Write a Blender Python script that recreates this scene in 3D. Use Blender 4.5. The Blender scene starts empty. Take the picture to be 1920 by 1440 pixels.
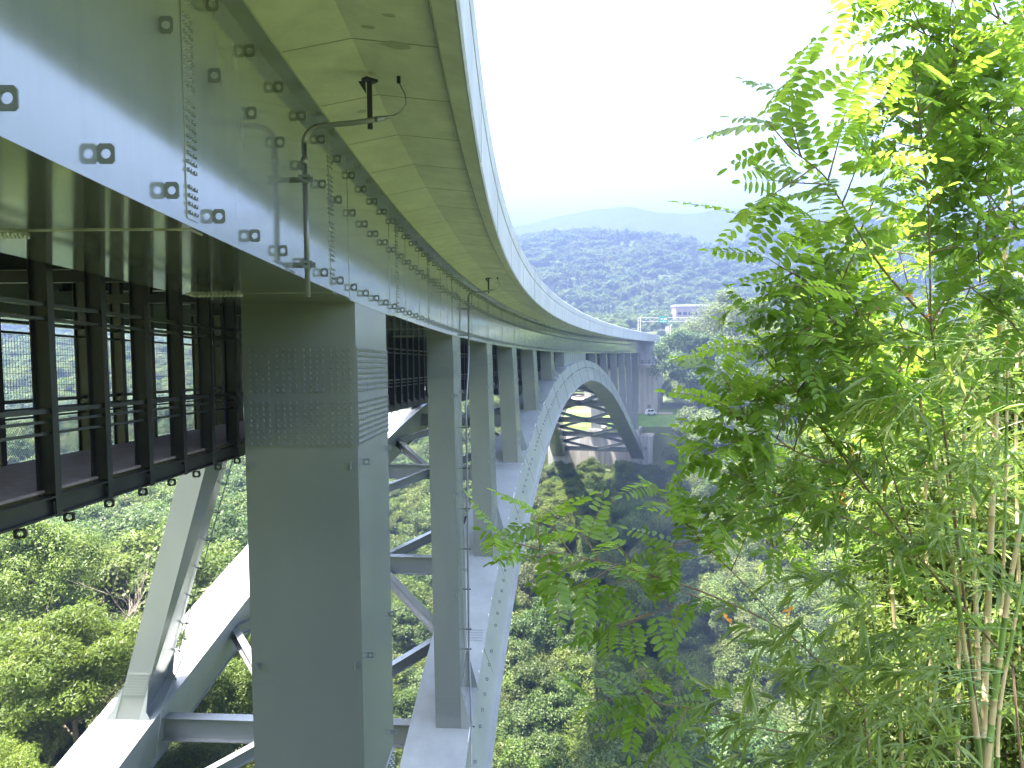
import bpy, bmesh, math, random
import numpy as np
from mathutils import Vector, Matrix
R = math.radians
sc = bpy.context.scene
COL = sc.collection

# ------------------------------------------------------------------ camera
FPX = 1451.35            # focal length in pixels of a 1920 wide frame
PITCH = 0.05942
ROLL = -0.009
cam_d = bpy.data.cameras.new("camera"); cam = bpy.data.objects.new("camera", cam_d); COL.objects.link(cam)
cam_d.sensor_width = 36.0; cam_d.lens = FPX / 1920 * 36.0
cam_d.clip_start = 0.05; cam_d.clip_end = 9000
cam.matrix_world = Matrix.Rotation(math.pi/2 - PITCH, 4, 'X') @ Matrix.Rotation(ROLL, 4, 'Z')
sc.camera = cam

# ------------------------------------------------------------------ light
SUN_DIR = Vector((-0.32, -0.06, 0.945)).normalized()     # towards the sun
elev = math.asin(SUN_DIR.z)
world = bpy.data.worlds.new("World"); sc.world = world; world.use_nodes = True
nt = world.node_tree; nt.nodes.clear()
sky = nt.nodes.new('ShaderNodeTexSky'); sky.sky_type = 'NISHITA'; sky.sun_disc = False
sky.sun_elevation = elev; sky.sun_rotation = math.atan2(SUN_DIR.x, SUN_DIR.y)
sky.air_density = 1.0; sky.dust_density = 4.0; sky.ozone_density = 0.8; sky.altitude = 300
bg = nt.nodes.new('ShaderNodeBackground'); bg.inputs['Strength'].default_value = 0.15
wo = nt.nodes.new('ShaderNodeOutputWorld')
hs_ = nt.nodes.new('ShaderNodeHueSaturation'); hs_.inputs['Saturation'].default_value = 0.85      # hazy, whitish sky
nt.links.new(sky.outputs[0], hs_.inputs['Color']); nt.links.new(hs_.outputs[0], bg.inputs[0]); nt.links.new(bg.outputs[0], wo.inputs[0])
sun_d = bpy.data.lights.new("sun", 'SUN'); sun_d.energy = 3.6; sun_d.angle = R(0.5); sun_d.color = (1.0, 0.95, 0.85)
sun = bpy.data.objects.new("sun", sun_d); COL.objects.link(sun)
sun.rotation_euler = (-SUN_DIR).to_track_quat('-Z', 'Y').to_euler()
vs = sc.view_settings
vs.view_transform = 'Standard'; vs.look = 'None'; vs.gamma = 1.0; vs.use_curve_mapping = False
vs.exposure = 3.88
cy = sc.cycles
cy.max_bounces = 8; cy.diffuse_bounces = 4; cy.glossy_bounces = 4; cy.transmission_bounces = 4
cy.volume_bounces = 1; cy.transparent_max_bounces = 8
cy.caustics_reflective = False; cy.caustics_refractive = False
cy.use_denoising = True
cy.sample_clamp_indirect = 6.0

# ------------------------------------------------------------------ materials
def mat(name, col, rough=0.6, col2=None, scale=3.0, detail=4, fac=(0.35, 0.65), bump=0.0, bscale=20, metallic=0.0,
        spec=0.5, stretch=(1, 1, 1), rand=None, transl=0.0, tcol=None, coords='Object'):
    m = bpy.data.materials.new(name); m.use_nodes = True
    n = m.node_tree; b = n.nodes['Principled BSDF']; out = n.nodes['Material Output']
    b.inputs['Roughness'].default_value = rough; b.inputs['Metallic'].default_value = metallic
    b.inputs['Specular IOR Level'].default_value = spec
    tc = n.nodes.new('ShaderNodeTexCoord'); mp = n.nodes.new('ShaderNodeMapping')
    mp.inputs['Scale'].default_value = stretch
    src = tc.outputs['Object']
    if coords == 'World':
        g = n.nodes.new('ShaderNodeNewGeometry'); src = g.outputs['Position']
    n.links.new(src, mp.inputs[0])
    colsock = None
    if col2 is not None:
        nz = n.nodes.new('ShaderNodeTexNoise'); nz.inputs['Scale'].default_value = scale; nz.inputs['Detail'].default_value = detail
        n.links.new(mp.outputs[0], nz.inputs['Vector'])
        rp = n.nodes.new('ShaderNodeValToRGB'); rp.color_ramp.elements[0].position = fac[0]; rp.color_ramp.elements[1].position = fac[1]
        rp.color_ramp.elements[0].color = (*col, 1); rp.color_ramp.elements[1].color = (*col2, 1)
        n.links.new(nz.outputs['Fac'], rp.inputs[0]); colsock = rp.outputs[0]
    else:
        b.inputs['Base Color'].default_value = (*col, 1)
    if rand is not None:       # shift hue / value per object
        oi = n.nodes.new('ShaderNodeObjectInfo'); hs = n.nodes.new('ShaderNodeHueSaturation')
        mr = n.nodes.new('ShaderNodeMapRange'); mr.inputs['To Min'].default_value = 1 - rand[0]; mr.inputs['To Max'].default_value = 1 + rand[0]
        n.links.new(oi.outputs['Random'], mr.inputs['Value']); n.links.new(mr.outputs[0], hs.inputs['Value'])
        mth = n.nodes.new('ShaderNodeMath'); mth.operation = 'MULTIPLY'; mth.inputs[1].default_value = 17.31
        fr = n.nodes.new('ShaderNodeMath'); fr.operation = 'FRACT'
        n.links.new(oi.outputs['Random'], mth.inputs[0]); n.links.new(mth.outputs[0], fr.inputs[0])
        m2 = n.nodes.new('ShaderNodeMapRange'); m2.inputs['To Min'].default_value = 0.5 - rand[1]; m2.inputs['To Max'].default_value = 0.5 + rand[1]
        n.links.new(fr.outputs[0], m2.inputs['Value']); n.links.new(m2.outputs[0], hs.inputs['Hue'])
        if colsock: n.links.new(colsock, hs.inputs['Color'])
        else: hs.inputs['Color'].default_value = (*col, 1)
        colsock = hs.outputs[0]
    if colsock: n.links.new(colsock, b.inputs['Base Color'])
    if bump:
        nz2 = n.nodes.new('ShaderNodeTexNoise'); nz2.inputs['Scale'].default_value = bscale; nz2.inputs['Detail'].default_value = 5
        n.links.new(mp.outputs[0], nz2.inputs['Vector'])
        bp = n.nodes.new('ShaderNodeBump'); bp.inputs['Strength'].default_value = bump; bp.inputs['Distance'].default_value = 0.02
        n.links.new(nz2.outputs['Fac'], bp.inputs['Height']); n.links.new(bp.outputs[0], b.inputs['Normal'])
    if transl:
        t = n.nodes.new('ShaderNodeBsdfTranslucent'); mx = n.nodes.new('ShaderNodeMixShader'); mx.inputs[0].default_value = transl
        t.inputs['Color'].default_value = (*(tcol or col), 1)
        if colsock and tcol is None: n.links.new(colsock, t.inputs['Color'])
        elif colsock:
            mc = n.nodes.new('ShaderNodeMix'); mc.data_type = 'RGBA'; mc.blend_type = 'MIX'; mc.inputs[0].default_value = 0.35
            mc.inputs[6].default_value = (*tcol, 1); n.links.new(colsock, mc.inputs[7]); n.links.new(mc.outputs[2], t.inputs['Color'])
        n.links.new(b.outputs[0], mx.inputs[1]); n.links.new(t.outputs[0], mx.inputs[2]); n.links.new(mx.outputs[0], out.inputs['Surface'])
    return m

M = {}
M['paint'] = mat('grey_green_paint', (0.150, 0.163, 0.155), 0.24, (0.168, 0.180, 0.171), 0.6, 6, (0.3, 0.7), stretch=(1, 1, 0.35), coords='World')
M['gloss'] = mat('glossy_girder_paint', (0.205, 0.225, 0.215), 0.12, (0.235, 0.255, 0.245), 0.8, 6, (0.3, 0.7), bump=0.07, bscale=0.9, spec=1.0, stretch=(1, 1, 0.25), coords='World')
for _k, _r in (('gloss', 0.09), ('paint', 0.2)):
    _b = M[_k].node_tree.nodes['Principled BSDF']; _b.inputs['Coat Weight'].default_value = 1.0; _b.inputs['Coat IOR'].default_value = 1.55 if _k == 'gloss' else 1.4; _b.inputs['Coat Roughness'].default_value = _r
def streaks(m, lo, hi, scale=7.0, zst=0.045):
    n = m.node_tree; b = n.nodes['Principled BSDF']; src = b.inputs['Base Color'].links[0].from_socket
    g = n.nodes.new('ShaderNodeNewGeometry'); mp = n.nodes.new('ShaderNodeMapping'); mp.inputs['Scale'].default_value = (1, 1, zst)
    nz = n.nodes.new('ShaderNodeTexNoise'); nz.inputs['Scale'].default_value = scale; nz.inputs['Detail'].default_value = 6; nz.inputs['Roughness'].default_value = 0.65
    mr = n.nodes.new('ShaderNodeMapRange'); mr.inputs['From Min'].default_value = 0.38; mr.inputs['From Max'].default_value = 0.62; mr.inputs['To Min'].default_value = lo; mr.inputs['To Max'].default_value = hi
    mx = n.nodes.new('ShaderNodeMix'); mx.data_type = 'RGBA'; mx.blend_type = 'MULTIPLY'; mx.inputs[0].default_value = 1.0
    n.links.new(g.outputs['Position'], mp.inputs[0]); n.links.new(mp.outputs[0], nz.inputs['Vector']); n.links.new(nz.outputs['Fac'], mr.inputs['Value'])
    n.links.new(src, mx.inputs[6]); n.links.new(mr.outputs[0], mx.inputs[7]); n.links.new(mx.outputs[2], b.inputs['Base Color'])
    mr2 = n.nodes.new('ShaderNodeMapRange'); r0 = b.inputs['Roughness'].default_value; mr2.inputs['From Min'].default_value = 0.35; mr2.inputs['From Max'].default_value = 0.7
    mr2.inputs['To Min'].default_value = r0*0.95; mr2.inputs['To Max'].default_value = r0*1.2; n.links.new(nz.outputs['Fac'], mr2.inputs['Value']); n.links.new(mr2.outputs[0], b.inputs['Roughness'])
streaks(M['gloss'], 0.95, 1.02, 2.2, 0.06)
M['lug'] = mat('lug_paint', (0.17, 0.185, 0.175), 0.4)
M['ribpaint'] = mat('light_rib_paint', (0.22, 0.238, 0.232), 0.30, (0.27, 0.29, 0.283), 0.35, 7, (0.3, 0.7), bump=0.04, bscale=2, coords='World')
M['rust'] = mat('rust_stain', (0.12, 0.07, 0.045), 0.8)
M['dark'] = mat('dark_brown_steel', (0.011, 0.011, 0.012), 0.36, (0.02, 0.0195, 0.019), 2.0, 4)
M['darkrail'] = mat('dark_rail', (0.035, 0.037, 0.035), 0.35)
M['floor'] = mat('walkway_floor', (0.20, 0.15, 0.13), 0.7, (0.27, 0.21, 0.18), 6, 5)
M['concrete'] = mat('deck_concrete', (0.52, 0.52, 0.42), 0.8, (0.62, 0.62, 0.51), 0.5, 8, (0.3, 0.7), bump=0.15, bscale=6, coords='World')
M['joint'] = mat('joint_line', (0.29, 0.29, 0.22), 0.9)
M['stain'] = mat('damp_stain', (0.36, 0.36, 0.28), 0.85)
M['fascia'] = mat('parapet_concrete', (0.37, 0.375, 0.37), 0.75, (0.46, 0.465, 0.46), 0.5, 8, (0.3, 0.7), stretch=(1, 1, 0.3), coords='World')
M['abut'] = mat('weathered_concrete', (0.36, 0.33, 0.30), 0.85, (0.50, 0.47, 0.43), 0.35, 8, (0.3, 0.7), stretch=(1, 1, 0.25), coords='World')
streaks(M['ribpaint'], 0.93, 1.03, 1.2, 0.3); streaks(M['concrete'], 0.88, 1.04, 1.5, 1.0); streaks(M['fascia'], 0.85, 1.04, 3.0, 0.08); streaks(M['abut'], 0.72, 1.06, 1.2, 0.06)
M['asphalt'] = mat('asphalt', (0.05, 0.05, 0.05), 0.9, (0.065, 0.065, 0.065), 4)
M['galv'] = mat('galvanised_pipe', (0.20, 0.205, 0.20), 0.35, metallic=0.3)
M['black'] = mat('black_hanger', (0.015, 0.013, 0.013), 0.5)
M['ground'] = mat('valley_floor', (0.05, 0.075, 0.02), 0.95, (0.11, 0.13, 0.045), 0.12, 9, (0.35, 0.7), coords='World')
M['lawn'] = mat('lawn', (0.10, 0.19, 0.03), 0.9, (0.15, 0.25, 0.045), 0.4, 6, coords='World')
M['pave'] = mat('pink_paving', (0.42, 0.32, 0.28), 0.9, (0.52, 0.42, 0.38), 1.5, 6, coords='World')
M['bark'] = mat('bark', (0.07, 0.055, 0.04), 0.9, (0.15, 0.12, 0.09), 6, 6, stretch=(1, 1, 0.2))
M['palebark'] = mat('pale_bark', (0.16, 0.13, 0.10), 0.9, (0.26, 0.22, 0.18), 6, 6, stretch=(1, 1, 0.2))
M['leaf_a'] = mat('oak_foliage', (0.065, 0.10, 0.018), 0.5, (0.115, 0.15, 0.028), 0.7, 4, rand=(0.25, 0.025), transl=0.35, tcol=(0.18, 0.28, 0.035), spec=0.3)
M['leaf_b'] = mat('yellow_green_foliage', (0.075, 0.115, 0.016), 0.5, (0.125, 0.16, 0.025), 0.7, 4, rand=(0.2, 0.02), transl=0.4, tcol=(0.24, 0.34, 0.04), spec=0.3)
M['leaf_c'] = mat('dark_foliage', (0.05, 0.085, 0.02), 0.5, (0.085, 0.12, 0.03), 0.7, 4, rand=(0.25, 0.02), transl=0.3, tcol=(0.14, 0.24, 0.04), spec=0.3)
M['leaf_d'] = mat('grey_green_foliage', (0.075, 0.105, 0.035), 0.55, (0.125, 0.15, 0.05), 0.7, 4, rand=(0.25, 0.03), transl=0.35, tcol=(0.20, 0.29, 0.06), spec=0.3)
M['locust'] = mat('locust_leaf', (0.075, 0.14, 0.018), 0.45, (0.12, 0.195, 0.025), 2.2, 3, transl=0.5, tcol=(0.42, 0.66, 0.06), spec=0.45)
M['bambooleaf'] = mat('bamboo_leaf', (0.09, 0.14, 0.022), 0.36, (0.17, 0.22, 0.04), 2.0, 3, transl=0.42, tcol=(0.42, 0.60, 0.08), spec=0.5)
M['culm_tan'] = mat('dry_culm_sheath', (0.34, 0.25, 0.13), 0.7, (0.50, 0.39, 0.22), 5, 5, stretch=(1, 1, 0.15))
M['culm_green'] = mat('green_culm', (0.10, 0.17, 0.04), 0.4, (0.16, 0.24, 0.06), 4, 4)
M['twig'] = mat('brown_twig', (0.16, 0.10, 0.06), 0.7)
M['orange'] = mat('withered_leaf', (0.55, 0.25, 0.04), 0.6, transl=0.4, tcol=(0.8, 0.4, 0.05))
M['white'] = mat('white_paint', (0.75, 0.75, 0.75), 0.35)
M['glass'] = mat('dark_glass', (0.02, 0.025, 0.03), 0.08)
M['rubber'] = mat('rubber', (0.02, 0.02, 0.02), 0.8)
M['signgreen'] = mat('sign_green', (0.0, 0.22, 0.15), 0.5)
M['steelpink'] = mat('pale_gantry_steel', (0.55, 0.50, 0.48), 0.5)
M['wallpink'] = mat('pink_cladding', (0.26, 0.20, 0.19), 0.7, (0.30, 0.24, 0.23), 0.6, 3)
M['skin'] = mat('skin', (0.5, 0.33, 0.24), 0.6)
M['cloth_w'] = mat('white_cloth', (0.65, 0.66, 0.68), 0.8)
M['cloth_b'] = mat('dark_blue_cloth', (0.04, 0.05, 0.09), 0.8)
M['cloth_k'] = mat('black_cloth', (0.03, 0.03, 0.03), 0.8)
M['hair'] = mat('black_hair', (0.015, 0.012, 0.01), 0.5)
M['red'] = mat('sign_red', (0.5, 0.06, 0.05), 0.5)
M['lampred'] = mat('tail_lamp_red', (0.4, 0.02, 0.02), 0.3)

# ------------------------------------------------------------------ mesh helpers
def tag(o, label=None, cat=None, group=None, kind=None):
    if label: o['label'] = label
    if cat: o['category'] = cat
    if group: o['group'] = group
    if kind: o['kind'] = kind
    return o

def empty(name, loc=(0, 0, 0), rz=0.0):
    o = bpy.data.objects.new(name, None); COL.objects.link(o); o.location = loc; o.rotation_euler = (0, 0, rz)
    o.empty_display_size = 0.5
    return o

class MB:
    def __init__(s): s.v = []; s.f = []; s.m = []
    def add(s, vs, fs, mi=0):
        b = len(s.v); s.v += [tuple(p) for p in vs]
        for f in fs: s.f.append(tuple(b + i for i in f)); s.m.append(mi)
    def hexa(s, p, mi=0):       # 8 points: bottom 4 ccw, top 4 ccw
        s.add(p, [(3, 2, 1, 0), (4, 5, 6, 7), (0, 1, 5, 4), (1, 2, 6, 5), (2, 3, 7, 6), (3, 0, 4, 7)], mi)
    def box(s, x0, x1, y0, y1, z0, z1, mi=0):
        s.hexa([(x0, y0, z0), (x1, y0, z0), (x1, y1, z0), (x0, y1, z0), (x0, y0, z1), (x1, y0, z1), (x1, y1, z1), (x0, y1, z1)], mi)
    def loft(s, rings, closed=True, caps=True, mi=0):
        n = len(rings[0]); b = len(s.v)
        for r in rings: s.v += [tuple(p) for p in r]
        for i in range(len(rings) - 1):
            for j in range(n if closed else n - 1):
                k = (j + 1) % n
                s.f.append((b + i*n + j, b + i*n + k, b + (i+1)*n + k, b + (i+1)*n + j)); s.m.append(mi)
        if caps and closed:
            s.f.append(tuple(b + j for j in range(n))[::-1]); s.m.append(mi)
            s.f.append(tuple(b + (len(rings)-1)*n + j for j in range(n))); s.m.append(mi)
    def tube(s, pts, rad, n=8, mi=0):
        pts = [Vector(p) for p in pts]
        if not hasattr(rad, '__len__'): rad = [rad] * len(pts)
        rings = []; up = Vector((0, 0, 1)); prev = None
        for i, p in enumerate(pts):
            d = (pts[min(i+1, len(pts)-1)] - pts[max(i-1, 0)]).normalized()
            if prev is None:
                a = d.cross(up if abs(d.z) < 0.9 else Vector((1, 0, 0))).normalized()
            else:
                a = (prev - d * prev.dot(d)).normalized()
            prev = a; c = d.cross(a)
            rings.append([p + (a*math.cos(t) + c*math.sin(t)) * rad[i] for t in [2*math.pi*k/n for k in range(n)]])
        s.loft(rings, mi=mi)
    def beam(s, a, b, w, h, mi=0, up=Vector((0, 0, 1))):    # rectangular bar from a to b
        a = Vector(a); b = Vector(b); d = (b - a).normalized()
        x = d.cross(up)
        if x.length < 1e-4: x = Vector((1, 0, 0))
        x = x.normalized() * w/2; y = x.cross(d).normalized() * h/2
        s.hexa([a-x-y, a+x-y, b+x-y, b-x-y, a-x+y, a+x+y, b+x+y, b-x+y], mi)
    def build(s, name, mats, parent=None, smooth=False):
        me = bpy.data.meshes.new(name); me.from_pydata(s.v, [], s.f); me.update()
        if not isinstance(mats, (list, tuple)): mats = [mats]
        for m in mats: me.materials.append(m)
        if len(mats) > 1: me.polygons.foreach_set('material_index', s.m)
        bm = bmesh.new(); bm.from_mesh(me); bmesh.ops.recalc_face_normals(bm, faces=bm.faces); bm.to_mesh(me); bm.free()
        if smooth:
            me.polygons.foreach_set('use_smooth', [True]*len(me.polygons))
        o = bpy.data.objects.new(name, me); COL.objects.link(o)
        if parent: o.parent = parent; o.matrix_parent_inverse = parent_inv(parent)
        return o

def parent_inv(p):
    m = Matrix.Identity(4); q = p
    return (world_of(p)).inverted()
def world_of(p):
    m = p.matrix_basis.copy()
    if p.parent: m = world_of(p.parent) @ p.matrix_parent_inverse @ m
    return m

def quad_mesh(name, V, mats, nper=4, mi=None, faces=None, smooth=False):
    """V (N*nper,3): one nper-gon per leaf, or faces given"""
    me = bpy.data.meshes.new(name); V = np.asarray(V, dtype=np.float32)
    nv = len(V)
    if faces is None:
        nf = nv // nper; loops = np.arange(nf*nper, dtype=np.int32); k = nper
    else:
        F = np.asarray(faces, dtype=np.int32); nf, k = F.shape; loops = F.ravel()
    me.vertices.add(nv); me.vertices.foreach_set('co', V.ravel())
    me.loops.add(nf*k); me.loops.foreach_set('vertex_index', loops)
    me.polygons.add(nf); me.polygons.foreach_set('loop_start', np.arange(nf, dtype=np.int32)*k)
    me.polygons.foreach_set('loop_total', np.full(nf, k, dtype=np.int32))
    if not isinstance(mats, (list, tuple)): mats = [mats]
    for m in mats: me.materials.append(m)
    if mi is not None: me.polygons.foreach_set('material_index', np.asarray(mi, dtype=np.int32))
    me.update(calc_edges=True); me.validate()
    return me

def link(name, me, parent=None):
    o = bpy.data.objects.new(name, me); COL.objects.link(o)
    if parent: o.parent = parent; o.matrix_parent_inverse = parent_inv(parent)
    return o

# ------------------------------------------------------------------ bridge alignment (a curve bending right, running away from the camera)
K0, K1c = 0.00288, -0.0000170
S_ = np.linspace(-60, 330, 3901); h_ = S_[1]-S_[0]; i0_ = 600
a_ = 0.02312 + np.where(S_ < 0, K0*S_, K0*S_ + K1c*np.clip(S_, 0, 200)**2/2 + np.where(S_ > 200, K1c*200*(S_-200), 0))
dx_ = np.sin(a_); dy_ = np.cos(a_)
X_ = np.concatenate([[0], np.cumsum((dx_[1:]+dx_[:-1])/2*h_)]); Y_ = np.concatenate([[0], np.cumsum((dy_[1:]+dy_[:-1])/2*h_)])
X_ = X_ - X_[i0_] - 3.928; Y_ = Y_ - Y_[i0_] + 24.279
def fX(s): return float(np.interp(s, S_, X_))
def fY(s): return float(np.interp(s, S_, Y_))
def fA(s): return float(np.interp(s, S_, a_))
def zg(s):
    t = min(s, 235)
    return 0.819 - 0.03865*t + 0.000062*t*t - 0.009*(s-t)
def P(s, off=0.0, z=0.0, absz=False):
    a = fA(s); return Vector((fX(s)+off*math.cos(a), fY(s)-off*math.sin(a), z if absz else zg(s)+z))

def sweep(mb, s0, s1, sec, step=2.0, mi=0, absz=False, closed=True):
    n = max(1, int(math.ceil((s1-s0)/step)))
    rings = []
    for i in range(n+1):
        s = s0+(s1-s0)*i/n
        q = sec(s) if callable(sec) else sec
        rings.append([P(s, o, z, absz) for o, z in q])
    mb.loft(rings, closed=closed, caps=closed, mi=mi)
def sbox(mb, s0, s1, o0, o1, z0, z1, mi=0, absz=False, step=6):
    sweep(mb, s0, s1, [(o0, z0), (o1, z0), (o1, z1), (o0, z1)], step, mi, absz)

WEB = 3.35
GL_OUT, GL_IN = -14.0, -10.8
G_IN = -3.2
SP1 = 0.0
COLS = [19.8, 34.8, 49.8, 64.8, 79.8, 127.2, 142.4, 157.6, 172.6, 187.6]
SP2 = 208.2
ZT = np.array([(-30, -40), (-15, -34), (0, -27.6), (14, -22.3), (20, -20.3), (30, -16.7), (40, -13.4), (52, -10.15), (63, -7.8), (78, -5.35), (90, -4.3), (100, -3.85),
      (110, -3.8), (124, -5.1), (141, -8.4), (153, -12.2), (169, -18.2), (187, -24.8), (208, -32.7), (222, -37.5), (240, -44)])
_ss = np.linspace(-30, 240, 1081); _zz = np.interp(_ss, ZT[:, 0], ZT[:, 1])
_k = np.exp(-np.linspace(-2.5, 2.5, 61)**2/2); _k /= _k.sum()
_zz = np.convolve(np.pad(_zz, 30, mode='edge') + 0, _k, mode='valid')
def zt(s): return float(np.interp(s, _ss, _zz))
LT = [-45, 0, 19.8, 34.8, 49.8, 64.8, 79.8, 104, 143, 158, 173, 188, 208, 260]; LV = [0, 0, .2, .33, .5, .35, .15, 0, .3, .5, .6, .6, .6, .6]
_lr = np.interp(_ss, LT, LV); _lr = np.convolve(np.pad(_lr, 30, mode='edge'), _k, mode='valid')
def leanR(s): return float(np.interp(s, _ss, _lr))
def leanL(s):
    d = max(0.0, zg(s)-zt(s)); return 2*(0.135+0.055*s/208)*d - leanR(s)
RIBW = 3.3; RIBD = 3.55
def rib_sec(side, s, grow=0.0):
    t = zt(s); ks = (zt(s+1)-zt(s-1))/2; D = RIBD*math.sqrt(1+ks*ks)*0.97
    tilt = float(np.interp(s, [0, 100, 125, 220], [0.72, 0.7, 0.42, 0.42]))
    if side > 0:
        o = leanR(s)+0.5
        return [(o, t), (o+tilt, t-D), (o+tilt-RIBW, t-D), (o-RIBW, t)], D
    o = GL_OUT - leanL(s) - 0.75
    tl = 0.9
    return [(o, t), (o-tl, t-D), (o-tl+RIBW, t-D), (o+RIBW, t)], D

bridge = empty('arch_bridge', P(0, -7, -20))
tag(bridge, 'curved grey green steel arch bridge with two ribs crossing the valley', 'bridge')

def ring_plate(mb, c, ux, uz, un, w, h, r, t, n=16, mi=0):
    """square plate with chamfered corners and a round hole; ux/uz in-plane axes, un normal"""
    outer = []; inner = []
    for k in range(n):
        a = 2*math.pi*(k+0.5)/n; ca, sa = math.cos(a), math.sin(a)
        m = max(abs(ca), abs(sa)); q = 1/m
        q = min(q, 1.27)
        outer.append((ca*q*w/2, sa*q*h/2)); inner.append((ca*r, sa*r))
    vs = []
    for sgn in (-1, 1):
        for lst in (outer, inner):
            vs += [c + ux*x + uz*z + un*(sgn*t/2) for x, z in lst]
    fs = []
    for k in range(n):
        j = (k+1) % n
        fs += [(k, j, n+j, n+k), (2*n+k, 3*n+k, 3*n+j, 2*n+j), (k, 2*n+k, 2*n+j, j), (n+k, n+j, 3*n+j, 3*n+k)]
    mb.add(vs, fs, mi)

def lug_mb(mb, s, off, z, outdir=1, w=0.165, h=0.19, r=0.047):
    a = fA(s); ux = Vector((math.cos(a), -math.sin(a), 0))*outdir; un = Vector((math.sin(a), math.cos(a), 0)); uz = Vector((0, 0, 1))
    ring_plate(mb, P(s, off, z)+ux*(w/2), ux, uz, un, w, h, r, 0.018)

def bolt(mb, c, n, u, r=0.022, hh=0.022, mi=0, seg=6):
    v = n.cross(u).normalized()
    r0 = [c + (u*math.cos(2*math.pi*k/seg)+v*math.sin(2*math.pi*k/seg))*r for k in range(seg)]
    r1 = [p + n*hh - (p-c)*0.25 for p in r0]
    b = len(mb.v); mb.add(r0+r1, [tuple(range(seg, 2*seg))]+[(k, (k+1) % seg, seg+(k+1) % seg, seg+k) for k in range(seg)], mi)

# ---- right (near) girder
def build_girder(right=True):
    mb = MB()
    o, i = (0.0, G_IN) if right else (GL_OUT, GL_IN)
    sg = 1 if right else -1
    sweep(mb, -28, 224, [(o, -0.01), (o, WEB), (i, WEB), (i, -0.01)], 1.0)
    for s0, s1 in ((-28, -5.3), (0.9, 224)):
        sweep(mb, s0, s1, [(o+0.13*sg, -0.045), (o+0.13*sg, 0.0), (i-0.13*sg, 0.0), (i-0.13*sg, -0.045)], 1.0)
    sweep(mb, -5.3, 0.9, [(o+0.02*sg, -0.045), (o+0.02*sg, 0.0), (i-0.02*sg, 0.0), (i-0.02*sg, -0.045)], 1.0)
    sweep(mb, -28, 224, [(o+0.30*sg, WEB), (o+0.30*sg, WEB+0.045), (i-0.3*sg, WEB+0.045), (i-0.3*sg, WEB)], 1.0)
    return mb.build('main_girder', M['gloss'], bridge)
gR = build_girder(True); gL = build_girder(False)
# vertical seam weld lines and splice plates with bolts on the outer web
seams = [-14.55, 5.1] + [11.0 + 8.0*k for k in range(26)]
seams = [-14.55, -6.75, 2.2, 9.5, 17.0, 25.0] + [33.0 + 8*k for k in range(23)]
for s in seams:
    mb = MB()
    sweep(mb, s-0.17, s+0.17, [(0.0, 0.1), (0.014, 0.1), (0.014, WEB-0.1), (0.0, WEB-0.1)], 0.4)
    if s < 60:
        a = fA(s); nrm = Vector((math.cos(a), -math.sin(a), 0)); u = Vector((0, 0, 1))
        nz = 30 if s < 20 else 22
        for k in range(nz):
            if k % 10 in (4,): continue
            z = 0.18 + (WEB-0.36)*k/(nz-1)
            for ds in (-0.12, -0.05, 0.05, 0.12): bolt(mb, P(s+ds, 0.014, z), nrm, u, 0.026, 0.03, seg=5)
    mb.build('splice_plate', M['gloss'], gR)
for s in (-14.55, -6.75, 9.5, 17.0):     # bolted splice across the underside of the girder
    mb = MB(); sbox(mb, s-0.2, s+0.2, G_IN-0.05, 0.05, -0.062, -0.045)
    for k in range(12):
        for ds in (-0.13, -0.05, 0.05, 0.13): bolt(mb, P(s+ds, -3.15+3.15*k/33, -0.062), Vector((0, 0, -1)), Vector((1, 0, 0)), 0.024, 0.035, seg=5)
    mb.build('bottom_splice_plate', M['gloss'], gR)
# stiffener ribs edges (thin vertical lines) on the web
for s in [-5.0, 0.75, 3.9, 7.0, 13.0, 15.2, 18.9] + [20.0+4*k for k in range(30)]:
    mb = MB(); sweep(mb, s-0.012, s+0.012, [(0.0, 0.02), (0.010, 0.02), (0.010, WEB-0.02), (0.0, WEB-0.02)], 0.1)
    mb.build('web_seam', M['gloss'], gR)
# lifting lugs
lug_src = {}
pos_l = []
for k in range(0, 140):
    s = -18.33 + 1.5*k
    for row, z in ((0, 0.29), (1, 2.13), (2, 3.05)):
        if row == 0 or s > -16: pos_l.append((s, z))
pos_l.sort(key=lambda t: abs(t[0]+18))
for s, z in pos_l[:100]:
    mb = MB(); lug_mb(mb, s, 0.0, z)
    mb.build('lifting_lug', M['lug'], gR)
mb = MB()
for s, z in pos_l[100:]: lug_mb(mb, s, 0.0, z)
tag(mb.build('distant_lifting_lugs', M['lug'], gR), kind='stuff')

# ---- cross girders between the two box girders
for s in [-25 + 5.2*k for k in range(48)]:
    mb = MB(); sbox(mb, s-0.02, s+0.02, GL_IN, G_IN, 0.9, WEB-0.05); sbox(mb, s-0.2, s+0.2, GL_IN, G_IN, 0.86, 0.9); sbox(mb, s-0.2, s+0.2, GL_IN, G_IN, WEB-0.05, WEB-0.01)
    mb.build('cross_girder', M['dark'], bridge)

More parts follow.
